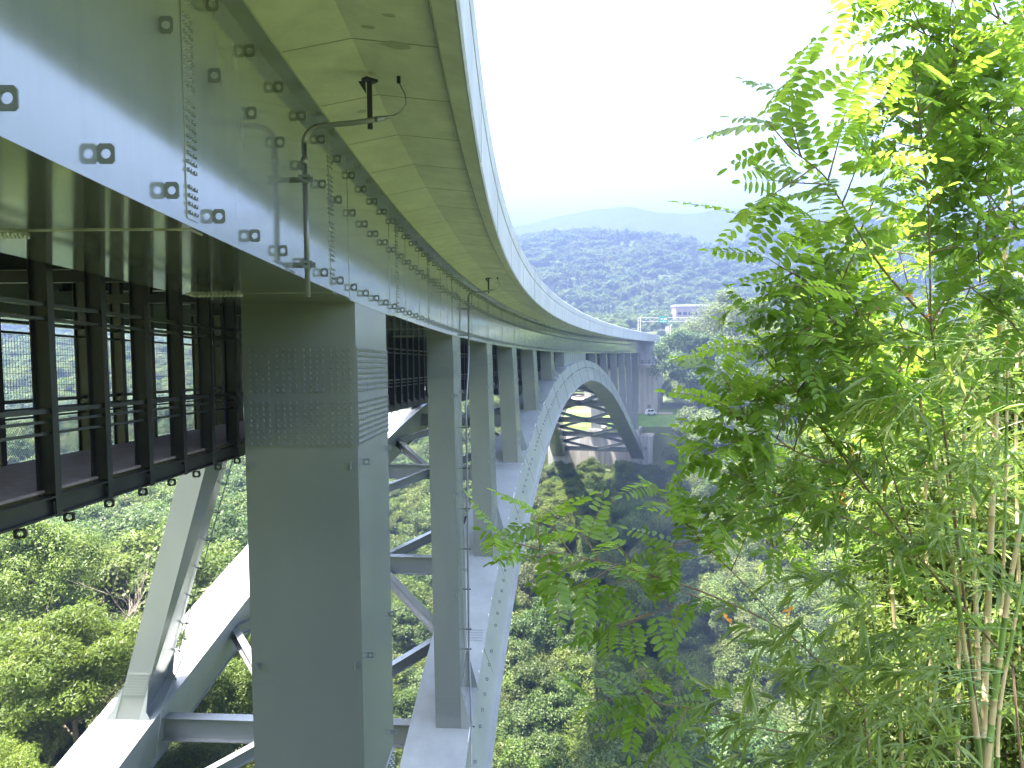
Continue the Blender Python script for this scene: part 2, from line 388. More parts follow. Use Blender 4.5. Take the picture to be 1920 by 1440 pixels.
# ---- deck slab, parapets
mb = MB()
slab = [(0.3, 3.40), (1.45, 3.62), (2.85, 3.47), (2.88, 3.36), (3.24, 3.22), (3.24, 4.35), (-17.24, 4.35), (-17.24, 3.22), (-16.8, 3.4), (-15.4, 3.62), (-14.3, 3.40), (-10.5, 3.40), (-9.5, 3.6), (-4.5, 3.6), (-3.5, 3.40)]
sweep(mb, -28, 262, slab, 1.5)
s = -27.0
while s < 222:      # joints of the soffit panels
    sweep(mb, s-0.016, s+0.016, [(0.32, 3.400), (1.45, 3.615), (2.84, 3.465), (2.84, 3.49), (1.45, 3.64), (0.32, 3.42)], 1, 1)
    s += 2.6
sweep(mb, -28, 222, [(2.84, 3.46), (2.875, 3.35), (2.90, 3.352), (2.87, 3.47)], 1.5, 1)
rng = random.Random(3)
def blot(s, o, ls, lo, tilt):     # damp blotch on the soffit
    n = 14; pts = []
    for k in range(n):
        t = 2*math.pi*k/n; q = 0.75+0.4*rng.random()
        oo = o+math.cos(t)*lo*q; sx = s+math.sin(t)*ls*q
        z = 3.62-(oo-1.45)*0.107 if oo > 1.45 else 3.40+(oo-0.3)*0.191
        pts.append(P(sx, oo, z-0.006))
    mb.add(pts, [tuple(range(n))], 2)
for s, o, ls, lo in ((-11.3, 2.15, .16, .28), (-11.9, 1.8, .06, .12), (-12.4, 2.2, .07, .1), (-8.1, 1.0, .1, .1)): blot(s, o, ls, lo, 0)
mb.build('deck_slab', [M['concrete'], M['joint'], M['stain']], bridge)
par = [(3.242, 3.215), (3.27, 3.20), (3.31, 3.26), (3.32, 4.66), (3.29, 4.69), (3.29, 4.73), (3.33, 4.76), (3.35, 5.40), (3.30, 5.46), (3.04, 5.46), (2.98, 5.40), (2.94, 4.36), (3.242, 4.352)]
mb = MB(); sweep(mb, -28, 262, par, 1.0)
s = -25.0
while s < 260:
    sweep(mb, s-0.004, s+0.004, [(3.305, 3.24), (3.322, 3.24), (3.332, 4.66), (3.305, 4.66)], 1, 1); s += 9.9
mb.build('parapet', [M['fascia'], M['joint']], bridge)
mb = MB(); sweep(mb, -28, 262, [(-14.0-o, z) for o, z in par], 2.0); mb.build('parapet', M['fascia'], bridge)
mb = MB(); sweep(mb, -28, 262, [(2.9, 4.354), (-16.9, 4.354), (-16.9, 4.42), (2.9, 4.42)], 3.0); mb.build('road_surface', M['asphalt'], bridge)

# ---- piers and columns
def box_column(name, s0, s1, ot, zt0, ob, ob_dz, w, parent=bridge, mm=None):
    """ot: outer offset at top; ob: outer offset at the base; ob_dz: function s->abs z of base; w lateral width to the inside (sign)"""
    mb = MB()
    base = [P(s0, ob, ob_dz(s0), True), P(s1, ob, ob_dz(s1), True), P(s1, ob-w, ob_dz(s1), True), P(s0, ob-w, ob_dz(s0), True)]
    top = [P(s0, ot, zt0), P(s1, ot, zt0), P(s1, ot-w, zt0), P(s0, ot-w, zt0)]
    mb.hexa(base+top)
    return mb.build(name, mm or M['paint'], parent), base, top

def splice(parent, base, top, f0, f1, nb_front, nb_side, rows, proud=0.016, br=0.03, faces=(0, 1), seg=6):
    """cover plates with bolt heads on the front (0) and outer side (1) faces between height fractions f0..f1"""
    L = lambda i, f: base[i].lerp(top[i], f)
    mb = MB()
    prs = {0: (3, 0), 1: (0, 1)}
    for fc in faces:
        i, j = prs[fc]
        a0, b0, a1, b1 = L(i, f0), L(j, f0), L(i, f1), L(j, f1)
        u = (b0-a0).normalized(); v = (a1-a0).normalized(); n = u.cross(v).normalized()
        m = 0.06 if fc == 0 else 0.05
        a0 = a0+u*m; b0 = b0-u*m; a1 = a1+u*m; b1 = b1-u*m
        mb.hexa([a0, b0, b0+n*proud, a0+n*proud, a1, b1, b1+n*proud, a1+n*proud])
        nb = nb_front if fc == 0 else nb_side
        W = (b0-a0).length
        for r in range(rows):
            if rows > 8 and r == rows//2: pass
            g = (r+0.5)/rows
            if rows > 8 and abs(g-0.5) < 0.5/rows: continue
            for c in range(nb):
                q = (c+0.5)/nb
                if nb >= 14 and c % (nb//4) == 0 and c: q += 0.0
                grp = c // max(1, nb//4); q = (grp+0.04+0.92*((c % max(1, nb//4))+0.5)/max(1, nb//4))/4 if nb % 4 == 0 else q
                p = a0.lerp(b0, q).lerp(a1.lerp(b1, q), g)+n*proud
                bolt(mb, p, n, v, br, br*0.8, seg=seg)
    return mb.build('splice_plate', M['paint'], parent)

def col_lug(parent, base, top, f, which=(0, 1), w=0.16):
    for q in which:
        mb = MB()
        if q == 0: i, j, t = 0, 1, 0.16     # on outer side near front edge
        else: i, j, t = 0, 1, 0.93
        p = base[i].lerp(base[j], t).lerp(top[i].lerp(top[j], t), f)
        u = (base[j]-base[i]).normalized(); n = Vector((u.y, -u.x, 0)).normalized()
        ring_plate(mb, p+n*(w/2), n, Vector((0, 0, 1)), u, w, w*1.15, w*0.28, 0.018)
        mb.build('lifting_lug', M['lug'], parent)
    mb = MB()
    for t in (0.06, 0.94):                # on the front face
        p = base[3].lerp(base[0], t).lerp(top[3].lerp(top[0], t), f)
        u = (base[0]-base[3]).normalized(); n = u.cross(Vector((0, 0, 1))).normalized()
        ring_plate(mb, p+n*(w/2), n, Vector((0, 0, 1)), u, w, w*1.15, w*0.28, 0.018)
    mb.build('lifting_lug', M['lug'], parent)

zpier = lambda s: -34.0
c, b, t = box_column('end_pier', -4.4, 0.0, 0.0, -0.046, 0.0, zpier, 2.92)
H = t[0].z-b[0].z
fr = lambda z: (z-b[0].z)/H
splice(c, b, t, fr(-2.75), fr(-0.18), 16, 16, 17, proud=0.03, br=0.05)
splice(c, b, t, fr(-16.5), fr(-13.0), 16, 16, 17, proud=0.03, br=0.05)
for z in (-3.25, -8.55, -12.4): col_lug(c, b, t, fr(z))
lab_c = tag(c, 'broad grey steel pier nearest the camera with a band of bolts near its top')
c, b, t = box_column('end_pier', -4.4, 0.0, GL_IN-2.3, -0.046, GL_IN-2.3, zpier, 3.0)
for k, s in enumerate(COLS):
    s0, s1 = (s-2.9, s) if s < 100 else (s-1.6, s)
    dR = leanR(s); zb = lambda q: zt(q)-0.15
    c, b, t = box_column('column', s0, s1, 0.0, -0.046, dR, zb, 1.4)
    H = t[0].z-b[0].z
    if s < 90:
        z1 = t[0].z-(0.75 if s > 30 else 0.75); f1 = 1-0.75/H; f0 = 1-2.3/H
        if H > 4: splice(c, b, t, f0, f1, 12, 8, 13 if s < 40 else 9, br=0.028, seg=5)
        if H > 8: splice(c, b, t, 0.9/H, 2.0/H, 12, 8, 8, br=0.028, seg=5)
        for z in (3.2, 8.6, 14.0):
            if z < H-2: col_lug(c, b, t, 1-z/H, w=0.15)
        # gusset fin at the base on the outside
        p0 = b[0].lerp(t[0], 0.35/H); n = Vector((math.cos(fA(s)), -math.sin(fA(s)), 0))
        hh = min(2.6, H*0.35)
        for pa in (b[0], b[1]):
            mb = MB(); q0 = pa; q1 = pa+n*0.62; q1 = Vector((q1.x, q1.y, q0.z)); up = pa.lerp(t[0] if pa is b[0] else t[1], hh/H)
            dd = Vector((-n.y, n.x, 0))*0.02
            mb.add([q0-dd, q1-dd, up-dd, q0+dd, q1+dd, up+dd], [(0, 1, 2), (5, 4, 3), (0, 3, 4, 1), (1, 4, 5, 2), (2, 5, 3, 0)])
            mb.build('gusset', M['ribpaint'], c)
    dL = leanL(s)
    cw = -1.35
    c2, b2, t2 = box_column('column', s0, s1, GL_OUT+2.4, -0.046, GL_OUT-dL+1.4, zb, 1.4)
    if s < 60:
        # flared foot plates and splice on the raking column
        H2 = t2[0].z-b2[0].z
        splice(c2, b2, t2, 1.6/H2, 2.9/H2, 12, 8, 8, br=0.026, seg=5)
        for pa, ta, sx in ((b2[0], t2[0], 1), (b2[1], t2[1], 1), (b2[3], t2[3], -1)):
            mb = MB(); n = Vector((math.cos(fA(s)), -math.sin(fA(s)), 0))*sx; up = pa.lerp(ta, 2.2/H2); q1 = pa+n*0.8; mid = pa+n*0.28+(up-pa)*0.3
            dd = Vector((-n.y, n.x, 0))*0.02
            mb.add([pa-dd, q1-dd, mid-dd, up-dd, pa+dd, q1+dd, mid+dd, up+dd], [(0, 1, 2, 3), (7, 6, 5, 4), (0, 4, 5, 1), (1, 5, 6, 2), (2, 6, 7, 3), (3, 7, 4, 0)])
            mb.build('gusset', M['ribpaint'], c2)
for off in (0.0, GL_IN-0.1):
    zb2 = lambda q: -27.2
    box_column('end_pier', SP2-2.6, SP2, off, -0.046, off, zb2, 2.9)
# web plates that close the gap between girder and rib at the crown
for o0, o1 in ((0.0, -1.4), (GL_OUT, GL_OUT+1.4)):
    mb = MB()
    sweep(mb, 90.0, 113.5, lambda s: [(o0, zt(s)-zg(s)-0.1), (o0, -0.045), (o1, -0.045), (o1, zt(s)-zg(s)-0.1)], 1.0)
    for k in range(10):
        s = 91.5+2.3*k
        if o0 == 0: sweep(mb, s-0.05, s+0.05, lambda q: [(0, zt(q)-zg(q)), (0.03, zt(q)-zg(q)), (0.03, -0.05), (0, -0.05)], 0.2)
    mb.build('crown_block', M['ribpaint'], bridge)

# ---- arch ribs
for side in (1, -1):
    mb = MB()
    sweep(mb, -22, 212 if side > 0 else 213, lambda s: [(o, z-zg(s)) for o, z in rib_sec(side, s)[0]], 1.5)
    sgn = side
    # lower flange strip, outer edge
    def fl(s):
        q, D = rib_sec(side, s); (o, z) = q[1]; (oi, zi) = q[2]
        return [(o+0.26*sgn, z-zg(s)-0.05), (o+0.26*sgn, z-zg(s)+0.0), (oi-0.1*sgn, z-zg(s)+0.0), (oi-0.1*sgn, z-zg(s)-0.05)]
    sweep(mb, -22, 212, fl, 1.5)
    def fu(s):
        q, D = rib_sec(side, s); (o, z) = q[0]; (oi, zi) = q[3]
        return [(o+0.06*sgn, z-zg(s)+0.0), (o+0.06*sgn, z-zg(s)+0.035), (oi-0.06*sgn, z-zg(s)+0.035), (oi-0.06*sgn, z-zg(s)+0.0)]
    sweep(mb, -22, 212, fu, 1.5)
    rib = mb.build('arch_rib', M['ribpaint'], bridge)
    # erection brackets on the edge of the rib top, splice ribs
    if side > 0:
        mb = MB()      # section seams (slanting weld lines) on the outer web
        for s in [6+8.5*k for k in range(24)]:
            q, D = rib_sec(1, s); q2, D2 = rib_sec(1, s+1.0)
            a = P(s, q[0][0]+0.012, q[0][1], True); b = P(s+1.6, q2[1][0]+0.012, q2[1][1], True)
            mb.beam(a, b, 0.03, 0.05)
        mb.build('web_seam', M['paint'], rib)
        # stiffener line along the web
        def st(s):
            q, D = rib_sec(1, s); o = q[0][0]*0.5+q[1][0]*0.5; z = q[0][1]-D*0.5-zg(s)
            return [(o-0.02, z-0.03), (o+0.03, z-0.03), (o+0.03, z+0.03), (o-0.02, z+0.03)]
        mb = MB(); sweep(mb, 62, 160, st, 1.5); mb.build('web_stiffener', M['lug'], rib)
        npl = 0
        rest = MB()
        for k in range(0, 110):
            s = 6.0+1.15*k
            if s % 8.5 < 1.1: continue
            q, D = rib_sec(1, s)
            fz = 0.36
            o = q[0][0]*(1-fz)+q[1][0]*fz; z = q[0][1]-D*fz
            m1 = MB() if npl < 50 else rest
            a = fA(s); ux = Vector((math.cos(a), -math.sin(a), 0)); un = Vector((math.sin(a), math.cos(a), 0))
            ring_plate(m1, P(s, o, z, True)+ux*0.08, ux, Vector((0, 0, 1)), un, 0.17, 0.19, 0.05, 0.02)
            if npl < 50: m1.build('lifting_lug', M['lug'], rib)
            npl += 1
        tag(rest.build('distant_lifting_lugs', M['lug'], rib), kind='stuff')
        mb = MB()
        for k in range(60):
            s = 8+1.6*k; q, D = rib_sec(1, s)
            if k % 3 == 1: continue
            mb.box(0, 0, 0, 0, 0, 0) if False else None
            a = P(s, q[0][0]+0.02, q[0][1]+0.09, True); b = P(s+(0.9 if k % 5 == 0 else 0.16), q[0][0]+0.02, q[0][1]+0.09+(zt(s+0.5)-zt(s-0.5))*(0.9 if k % 5 == 0 else 0.16), True)
            mb.beam(a, b, 0.03, 0.16)
        mb.build('edge_cleat', M['white'], rib)
    # bolt comb (transverse splice bands) on the top face near the camera
    mb = MB()
    for s in ([9.0, 23.5, 45.5] if side > 0 else [7.5, 24.0, 39.0]):
        for row in range(5):
            for k in range(30):
                q, D = rib_sec(side, s+row*0.22)
                o = q[0][0]+(q[3][0]-q[0][0])*(0.06+0.88*k/29)
                bolt(mb, P(s+row*0.22, o, q[0][1]+0.04, True), Vector((0, 0, 1)), Vector((1, 0, 0)), 0.03, 0.03, seg=5)
    mb.build('splice_bolts', M['lug'], rib)

# ---- bracing between the ribs
bs = [-4.0, 7.5] + [COLS[0]-1.4] + [c-1.4 for c in COLS[1:5]] + [95.0, 112.0] + [c-0.8 for c in COLS[5:]] + [203.5]
bs = [4.5] + [c-1.4 for c in COLS[:5]] + [95.0, 112.0] + [c-0.8 for c in COLS[5:]] + [204.0]
def brk(s, side, f=0.45):
    q, D = rib_sec(side, s); o = q[3][0]*(1-f)+q[2][0]*f; return P(s, o, q[0][1]-D*f, True)
for s in bs:
    a, b = brk(s, 1), brk(s, -1)
    mb = MB(); up = Vector((0, 0, 1))
    mb.beam(a, b, 0.03, 1.3); mb.beam(a+up*0.66, b+up*0.66, 0.75, 0.04); mb.beam(a-up*0.66, b-up*0.66, 0.75, 0.04)
    mb.build('cross_beam', M['paint'], bridge)
for s0, s1 in zip(bs[:-1], bs[1:]):
    sm = (s0+s1)/2
    c0 = (brk(s0, 1)+brk(s0, -1))/2; c1 = (brk(s1, 1)+brk(s1, -1))/2
    for side in (1, -1):
        e = brk(sm, side)
        for cc in (c0, c1):
            mb = MB(); up = Vector((0, 0, 1))
            mb.beam(cc, e, 0.03, 0.7); mb.beam(cc+up*0.35, e+up*0.35, 0.5, 0.04); mb.beam(cc-up*0.35, e-up*0.35, 0.5, 0.04)
            mb.build('diagonal_brace', M['paint'], bridge)
mb = MB()
for s in (5.6, 13.2):
    p = brk(s, -1, 0.55); a = fA(s)
    mb.box(p.x, p.x+0.03, p.y-0.5, p.y+0.5, p.z-0.35, p.z+0.25)
o = mb.build('brown_stain_patch', M['rust'], bridge)

# ------------------------------------------------------------------ hanging walkway
WN, WF, WB = -3.72, -7.2, -4.22
walk = empty('hanging_walkway', P(0, -5.4, WB))
tag(walk, 'dark brown steel walkway with mesh sides hanging under the bridge deck', 'walkway')
posts = []
k = -6
while True:
    s = -12.9+1.7*k
    if s > 221: break
    posts.append(s); k += 1
def post_mb(mb, s, off, sgn, zt_, full=True):
    sbox(mb, s-0.09, s+0.09, off, off-0.02*sgn, WB, zt_, step=1)
    sbox(mb, s-0.01, s+0.01, off-0.021*sgn, off-0.30*sgn, WB+0.25, zt_, step=1)
    if full: sbox(mb, s-0.09, s+0.09, off-0.301*sgn, off-0.32*sgn, WB+0.25, zt_, step=1)
for off, sgn in ((WN, 1), (WF, -1)):
    rest = MB(); nr = 0
    for i, s in enumerate(posts):
        if i < 50:
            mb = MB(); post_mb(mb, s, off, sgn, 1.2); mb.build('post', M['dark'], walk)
        else: post_mb(rest, s, off, sgn, 1.2, False)
    tag(rest.build('distant_posts', M['dark'], walk), kind='stuff')
    mb = MB()
    sbox(mb, -24, 222, off+0.0, off-0.22*sgn, WB+0.02, WB+0.05, step=2); sbox(mb, -24, 222, off-0.10*sgn, off-0.12*sgn, WB+0.051, WB+0.33, step=2); sbox(mb, -24, 222, off-0.0, off-0.22*sgn, WB+0.331, WB+0.36, step=2)
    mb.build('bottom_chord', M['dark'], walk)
    for z, r in ((1.80, 0.05), (1.62, 0.03), (1.42, 0.03)):
        mb = MB(); sweep(mb, -24, 222, [(off-0.12*sgn-r, WB+z-r*0.8), (off-0.12*sgn+r, WB+z-r*0.8), (off-0.12*sgn+r, WB+z+r*0.8), (off-0.12*sgn-r, WB+z+r*0.8)], 2); mb.build('handrail', M['darkrail'], walk)
    mb = MB(); sbox(mb, -24, 222, off-0.05*sgn, off-0.22*sgn, WB+3.55, WB+3.62, step=2); sbox(mb, -24, 222, off-0.05*sgn, off-0.22*sgn, WB+3.32, WB+3.37, step=2); mb.build('upper_rail', M['darkrail'], walk)
mb = MB(); sbox(mb, -24, 222, WF+0.22, WN-0.23, WB+0.40, WB+0.45, step=2); mb.build('floor_panel', M['floor'], walk)
mb = MB()
for i, s in enumerate(posts): sbox(mb, s-0.06, s+0.06, WF+0.23, WN-0.23, WB+0.12, WB+0.39, step=1)
tag(mb.build('floor_beams', M['dark'], walk), kind='stuff')
mb = MB()
for i, s in enumerate(posts[::3]): sbox(mb, s-0.1, s+0.1, WF-0.05, WN+0.0, WB+4.35, WB+4.6, step=1)
sbox(mb, -24, 222, -5.9, -4.9, WB+4.9, WB+4.95, step=2)
mb.build('ceiling_frame', M['dark'], walk)
# mesh screens: square mesh above the rail and fine mesh below on the far side, fine mesh below on the near side
for i in range(len(posts)-1):
    s0, s1 = posts[i]+0.1, posts[i+1]-0.1
    if i > 40: break
    mb = MB(); w = 0.0035
    o = WF+0.06
    n = 15
    for j in range(n+1):
        s = s0+(s1-s0)*j/n; mb.beam(P(s, o, WB+1.85), P(s, o, WB+3.3), 2*w, 2*w)
    for j in range(11):
        z = WB+1.85+1.45*j/10; mb.beam(P(s0, o, z), P(s1, o, z), 2*w, 2*w)
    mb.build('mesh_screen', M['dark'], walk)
    if i < 24:
        mb = MB()
        L = s1-s0; Hh = 0.9; st_ = 0.085; q = -Hh
        while q < L:
            a0 = max(0, q); b0 = min(L, q+Hh)
            if b0 > a0:
                mb.beam(P(s0+a0, o, WB+0.46+(a0-q)), P(s0+b0, o, WB+0.46+(b0-q)), 0.006, 0.006)
                mb.beam(P(s0+a0, o, WB+0.46+Hh-(a0-q)), P(s0+b0, o, WB+0.46+Hh-(b0-q)), 0.006, 0.006)
            q += st_
        mb.beam(P(s0, o, WB+1.0), P(s1, o, WB+1.0), 0.03, 0.03)
        mb.build('lattice_panel', M['dark'], walk)
# hanging rings under the chord
for j in range(26):
    s = -13.6+1.35*j
    mb = MB(); a = fA(s); ux = Vector((math.cos(a), -math.sin(a), 0))
    ring_plate(mb, P(s, WN-0.02, WB-0.075), Vector((math.sin(a), math.cos(a), 0))*0.3+ux, Vector((0, 0, 1)), Vector((math.sin(a), math.cos(a), 0)), 0.17, 0.16, 0.05, 0.03)
    mb.build('hanging_ring', M['black'], walk)

# ------------------------------------------------------------------ cable conduits with brackets
def conduit(s, label, long=False):
    r = 0.05
    root = empty('cable_conduit', P(s, 0.3, 0)); tag(root, label, 'conduit')
    so = 0.27
    pts = [P(s, so, -0.42), P(s, so, 2.35)]
    for k in range(7):
        t = k/6*math.pi/2
        pts.append(P(s, so+0.32*(1-math.cos(t)), 2.35+0.32*math.sin(t)))
    pts += [P(s, so+0.9, 2.72), P(s, so+1.48, 2.80)]
    mb = MB(); mb.tube(pts, r, 12); mb.build('pipe', M['galv'], root, smooth=True)
    mb = MB(); mb.tube([P(s, so, 1.98), P(s, so, 2.10)], r*1.35, 12); mb.tube([P(s, so+1.3, 2.775), P(s, so+1.62, 2.83)], [r*1.1, r*0.5], 10); mb.build('collar', M['galv'], root, smooth=True)
    for z in (1.72, 0.17):
        mb = MB(); mb.beam(P(s+0.07, 0.0, z), P(s+0.07, so+0.14, z), 0.05, 0.10); mb.beam(P(s-0.10, so+0.09, z-0.1), P(s-0.10, so-0.1, z), 0.04, 0.05); mb.beam(P(s-0.07, so-0.10, z+0.04), P(s-0.07, so+0.12, z+0.04), 0.02, 0.05)
        mb.build('bracket', M['lug'], root)
    mb = MB(); mb.beam(P(s+0.05, so+1.20, 2.62), P(s+0.05, so+1.20, 3.5), 0.09, 0.05); mb.beam(P(s-0.05, so+1.12, 3.49), P(s+0.12, so+1.3, 3.49), 0.16, 0.05)
    mb.add([P(s+0.02, so+1.13, 3.47), P(s+0.02, so+1.0, 3.47), P(s+0.02, so+1.14, 3.25), P(s+0.05, so+1.13, 3.47), P(s+0.05, so+1.0, 3.47), P(s+0.05, so+1.14, 3.25)], [(0, 1, 2), (5, 4, 3), (0, 3, 4, 1), (1, 4, 5, 2), (2, 5, 3, 0)])
    mb.build('hanger', M['black'], root)
    cab = [P(s, so+1.6, 2.83), P(s, so+1.75, 2.9), P(s, so+1.87, 3.05), P(s, so+1.85, 3.22), P(s, so+1.77, 3.38), P(s, so+1.74, 3.5)]
    mb = MB(); mb.tube(cab, 0.012, 8); mb.build('cable', M['galv'], root, smooth=True)
    mb = MB(); mb.tube([P(s, so+1.74, 3.42), P(s, so+1.74, 3.54)], 0.035, 8); mb.build('cable_gland', M['black'], root)
    if long:
        zb = zt(s-2)
        a = P(s, so, -0.42)
        pp = [a, P(s-0.6, so+0.02, -2.0), P(s-1.6, so, -4.0)]
        for k in range(1, 13): pp.append(P(s-1.6-0.02*k, so+0.03, (-4.0)+(zb+4.4-zg(s)+4.0-2.0)*k/12))
        e = pp[-1]
        q, D = rib_sec(1, 16.5); pp.append(P(17.0, q[0][0]+0.1, q[0][1]+0.25, True))
        q, D = rib_sec(1, 13.5); pp.append(P(13.5, q[0][0]+0.5, q[0][1]-0.4, True))
        q, D = rib_sec(1, 8); pp.append(P(8, q[1][0]-0.1, q[1][1]+0.9, True))
        mb = MB(); mb.tube(pp, 0.055, 8); mb.build('lower_pipe', M['galv'], root, smooth=True)
        for k in range(3, len(pp)-1, 1):
            if k % 2 == 0 and k < 14: continue
            mb = MB(); p = pp[k]; a2 = fA(s); n = Vector((math.cos(a2), -math.sin(a2), 0))
            mb.beam(p-n*0.42, p+n*0.16, 0.05, 0.06); mb.build('bracket', M['black'], root)
    return root
conduit(-9.95, 'grey cable conduit bent up to the soffit left of the broad near pier')
conduit(21.5, 'long thin cable conduit running down the second column to the rib', True)

cr = empty('cable_conduit', P(20, GL_OUT-2, zt(20), True)); tag(cr, 'thin dark conduit clipped down the edge of the raking left column', 'conduit')
def rk(t):        # point beside the raking column, t = 0 at its head
    o = (GL_OUT+2.4)*(1-t)+(GL_OUT-leanL(19.8)+1.4)*t; z = (zg(19.8)-0.05)*(1-t)+zt(19.8)*t
    return P(20.0, o+0.22, z, True)
pp = [rk(t/12) for t in range(0, 12)]; q, D = rib_sec(-1, 17.5)
pp += [rk(0.93)+Vector((0.35, 0, 0)), P(17.6, q[3][0]+0.12, q[3][1]+0.2, True), P(16.6, q[3][0]+0.15, q[3][1]-2.2, True)]
mb = MB(); mb.tube(pp, 0.035, 7); mb.build('pipe', M['lug'], cr, smooth=True)
for t in range(1, 12):
    mb = MB(); p = rk(t/12); mb.beam(p-Vector((0.3, 0, 0)), p+Vector((0.16, 0, 0)), 0.05, 0.06); mb.build('bracket', M['black'], cr)
# ------------------------------------------------------------------ terrain
def smooth(e0, e1, x):
    t = np.clip((x-e0)/(e1-e0), 0, 1); return t*t*(3-2*t)
def vnoise(x, y, seed=0):
    xi = np.floor(x).astype(np.int64); yi = np.floor(y).astype(np.int64); fx = x-xi; fy = y-yi
    fx = fx*fx*(3-2*fx); fy = fy*fy*(3-2*fy)
    def hsh(a, b):
        n = (a*374761393+b*668265263+seed*1442695041) & 0x7fffffff
        n = ((n ^ (n >> 13))*1274126177) & 0x7fffffff
        return ((n ^ (n >> 16)) & 0xffff)/65535.0
    return (hsh(xi, yi)*(1-fx)+hsh(xi+1, yi)*fx)*(1-fy)+(hsh(xi, yi+1)*(1-fx)+hsh(xi+1, yi+1)*fx)*fy
def fbm(x, y, seed=0, o=4):
    r = 0; a = 0.5
    for k in range(o): r = r+a*vnoise(x*2**k, y*2**k, seed+k); a *= 0.5
    return r
BY = [-200, -60, -25, -5, 2, 6, 12, 25, 60, 100, 122, 140, 180, 214, 225, 229, 234, 240, 330, 380, 450, 3000]
BZ = [34, 26, 14, -1.9, -2.4, -4.2, -12, -31, -50, -68, -76, -72, -55, -42, -40, -34, -28.9, -24.5, -23, -5, 3, 0]
LY = [-200, -60, -25, -5, 6, 12, 30, 60, 110, 160, 230, 320, 450, 3000]; LZ = [34, 26, 12, -5, -12, -20, -27.5, -31, -37, -37, -30, -18, -8, 0]
RY = [-200, -60, -25, -5, 2, 6, 12, 30, 60, 100, 130, 150, 190, 225, 300, 500, 3000]; RZ = [34, 26, 14, -1.9, -2.3, -4, -10, -24, -45, -60, -55, -46, -30, -10, -6, -3, 0]
RX1 = [-900, -300, 0, 400, 800, 980, 1100, 1180, 1250, 1340, 1420, 1500, 1700, 2200, 3000]; RYY = [620, 612, 600, 560, 478, 452, 440, 445, 462, 466, 452, 436, 430, 440, 450]
RX2 = [-900, 0, 500, 900, 965, 1050, 1120, 1175, 1230, 1290, 1340, 1430, 1500, 1700, 2200, 3000]; RY2 = [560, 530, 470, 442, 435, 415, 402, 397, 408, 412, 405, 403, 412, 420, 430, 440]
def height(x, y):
    x = np.asarray(x, float); y = np.asarray(y, float)
    v = y+0.28*(np.clip(x, -60, 70)-42)*smooth(110, 200, y)
    z = np.interp(v, BY, BZ)
    wl = smooth(0, 16, -x-0.19*y-2)
    z = z*(1-wl)+np.interp(y, LY, LZ)*wl
    wr = smooth(0, 14, x-0.222*y-1.5)*smooth(20, 60, y)
    z = z*(1-wr)+np.interp(y, RY, RZ)*wr
    pxl = 960+1450*x/np.maximum(y, 50)
    y1 = 430+60*smooth(300, 900, pxl)
    H1 = (636-np.interp(pxl, RX1, RYY))/1450*950-13
    up = smooth(0, 1, (y-y1)/(950-y1)); dn = smooth(960, 1350, y)
    lump = (fbm(x/90, y/90, 5)-0.47)*46*smooth(480, 700, y)*(1-smooth(820, 960, y))
    z = z+H1*up*(1-0.6*dn)+lump
    H2 = (636-np.interp(pxl, RX2, RY2))/1450*1700
    w2 = smooth(1150, 1700, y)
    z = z*(1-w2)+H2*w2-180*smooth(1780, 2500, y)*0.6
    flat = smooth(226, 230, v)*(1-smooth(330, 350, v))
    z = z+(fbm(x/14, y/14, 2)-0.47)*5*smooth(14, 40, y)*(1-flat)
    return z
def axis(lim, n, c, p):
    t = np.linspace(-1, 1, n); return c+np.sign(t)*(np.abs(t)**p)*lim
gx = axis(3000, 301, 20, 2.4)
gy = np.concatenate([np.linspace(-120, 20, 36), np.linspace(22, 330, 130), 330+3200*np.linspace(0.004, 1, 150)**1.5])
GX, GY = np.meshgrid(gx, gy); GZ = height(GX, GY)
V = np.stack([GX, GY, GZ], -1).reshape(-1, 3); nx, ny = len(gx), len(gy)
ii = (np.arange(ny-1)[:, None]*nx+np.arange(nx-1)[None, :]).ravel()
me = quad_mesh('ground', V, M['ground'], faces=np.stack([ii, ii+1, ii+1+nx, ii+nx], 1)); me.polygons.foreach_set('use_smooth', [True]*len(me.polygons))
tag(link('ground', me), kind='structure')

def drape(name, poly_fn, mat_, dz, n=24):
    """sheet laid over the ground; poly_fn(u,v)->(x,y)"""
    V = []
    for j in range(n+1):
        for i in range(n+1):
            x, y = poly_fn(i/n, j/n); V.append((x, y, float(height(x, y))+dz))
    F = [(j*(n+1)+i, j*(n+1)+i+1, (j+1)*(n+1)+i+1, (j+1)*(n+1)+i) for j in range(n) for i in range(n)]
    return tag(link(name, quad_mesh(name, V, mat_, faces=F)), kind='structure')
def sf(s, off): p = P(s, off); return p.x, p.y
drape('lawn', lambda u, v: sf(217+u*20, 12-v*48), M['lawn'], 0.10)
drape('yard_path', lambda u, v: sf(225+u*5, 9-v*34), M['pave'], 0.16)
drape('terrace', lambda u, v: sf(247+u*40, -20-v*30), M['pave'], 0.12)
drape('access_road', lambda u, v: sf(238+u*60, -14-v*5.5), M['asphalt'], 0.16)

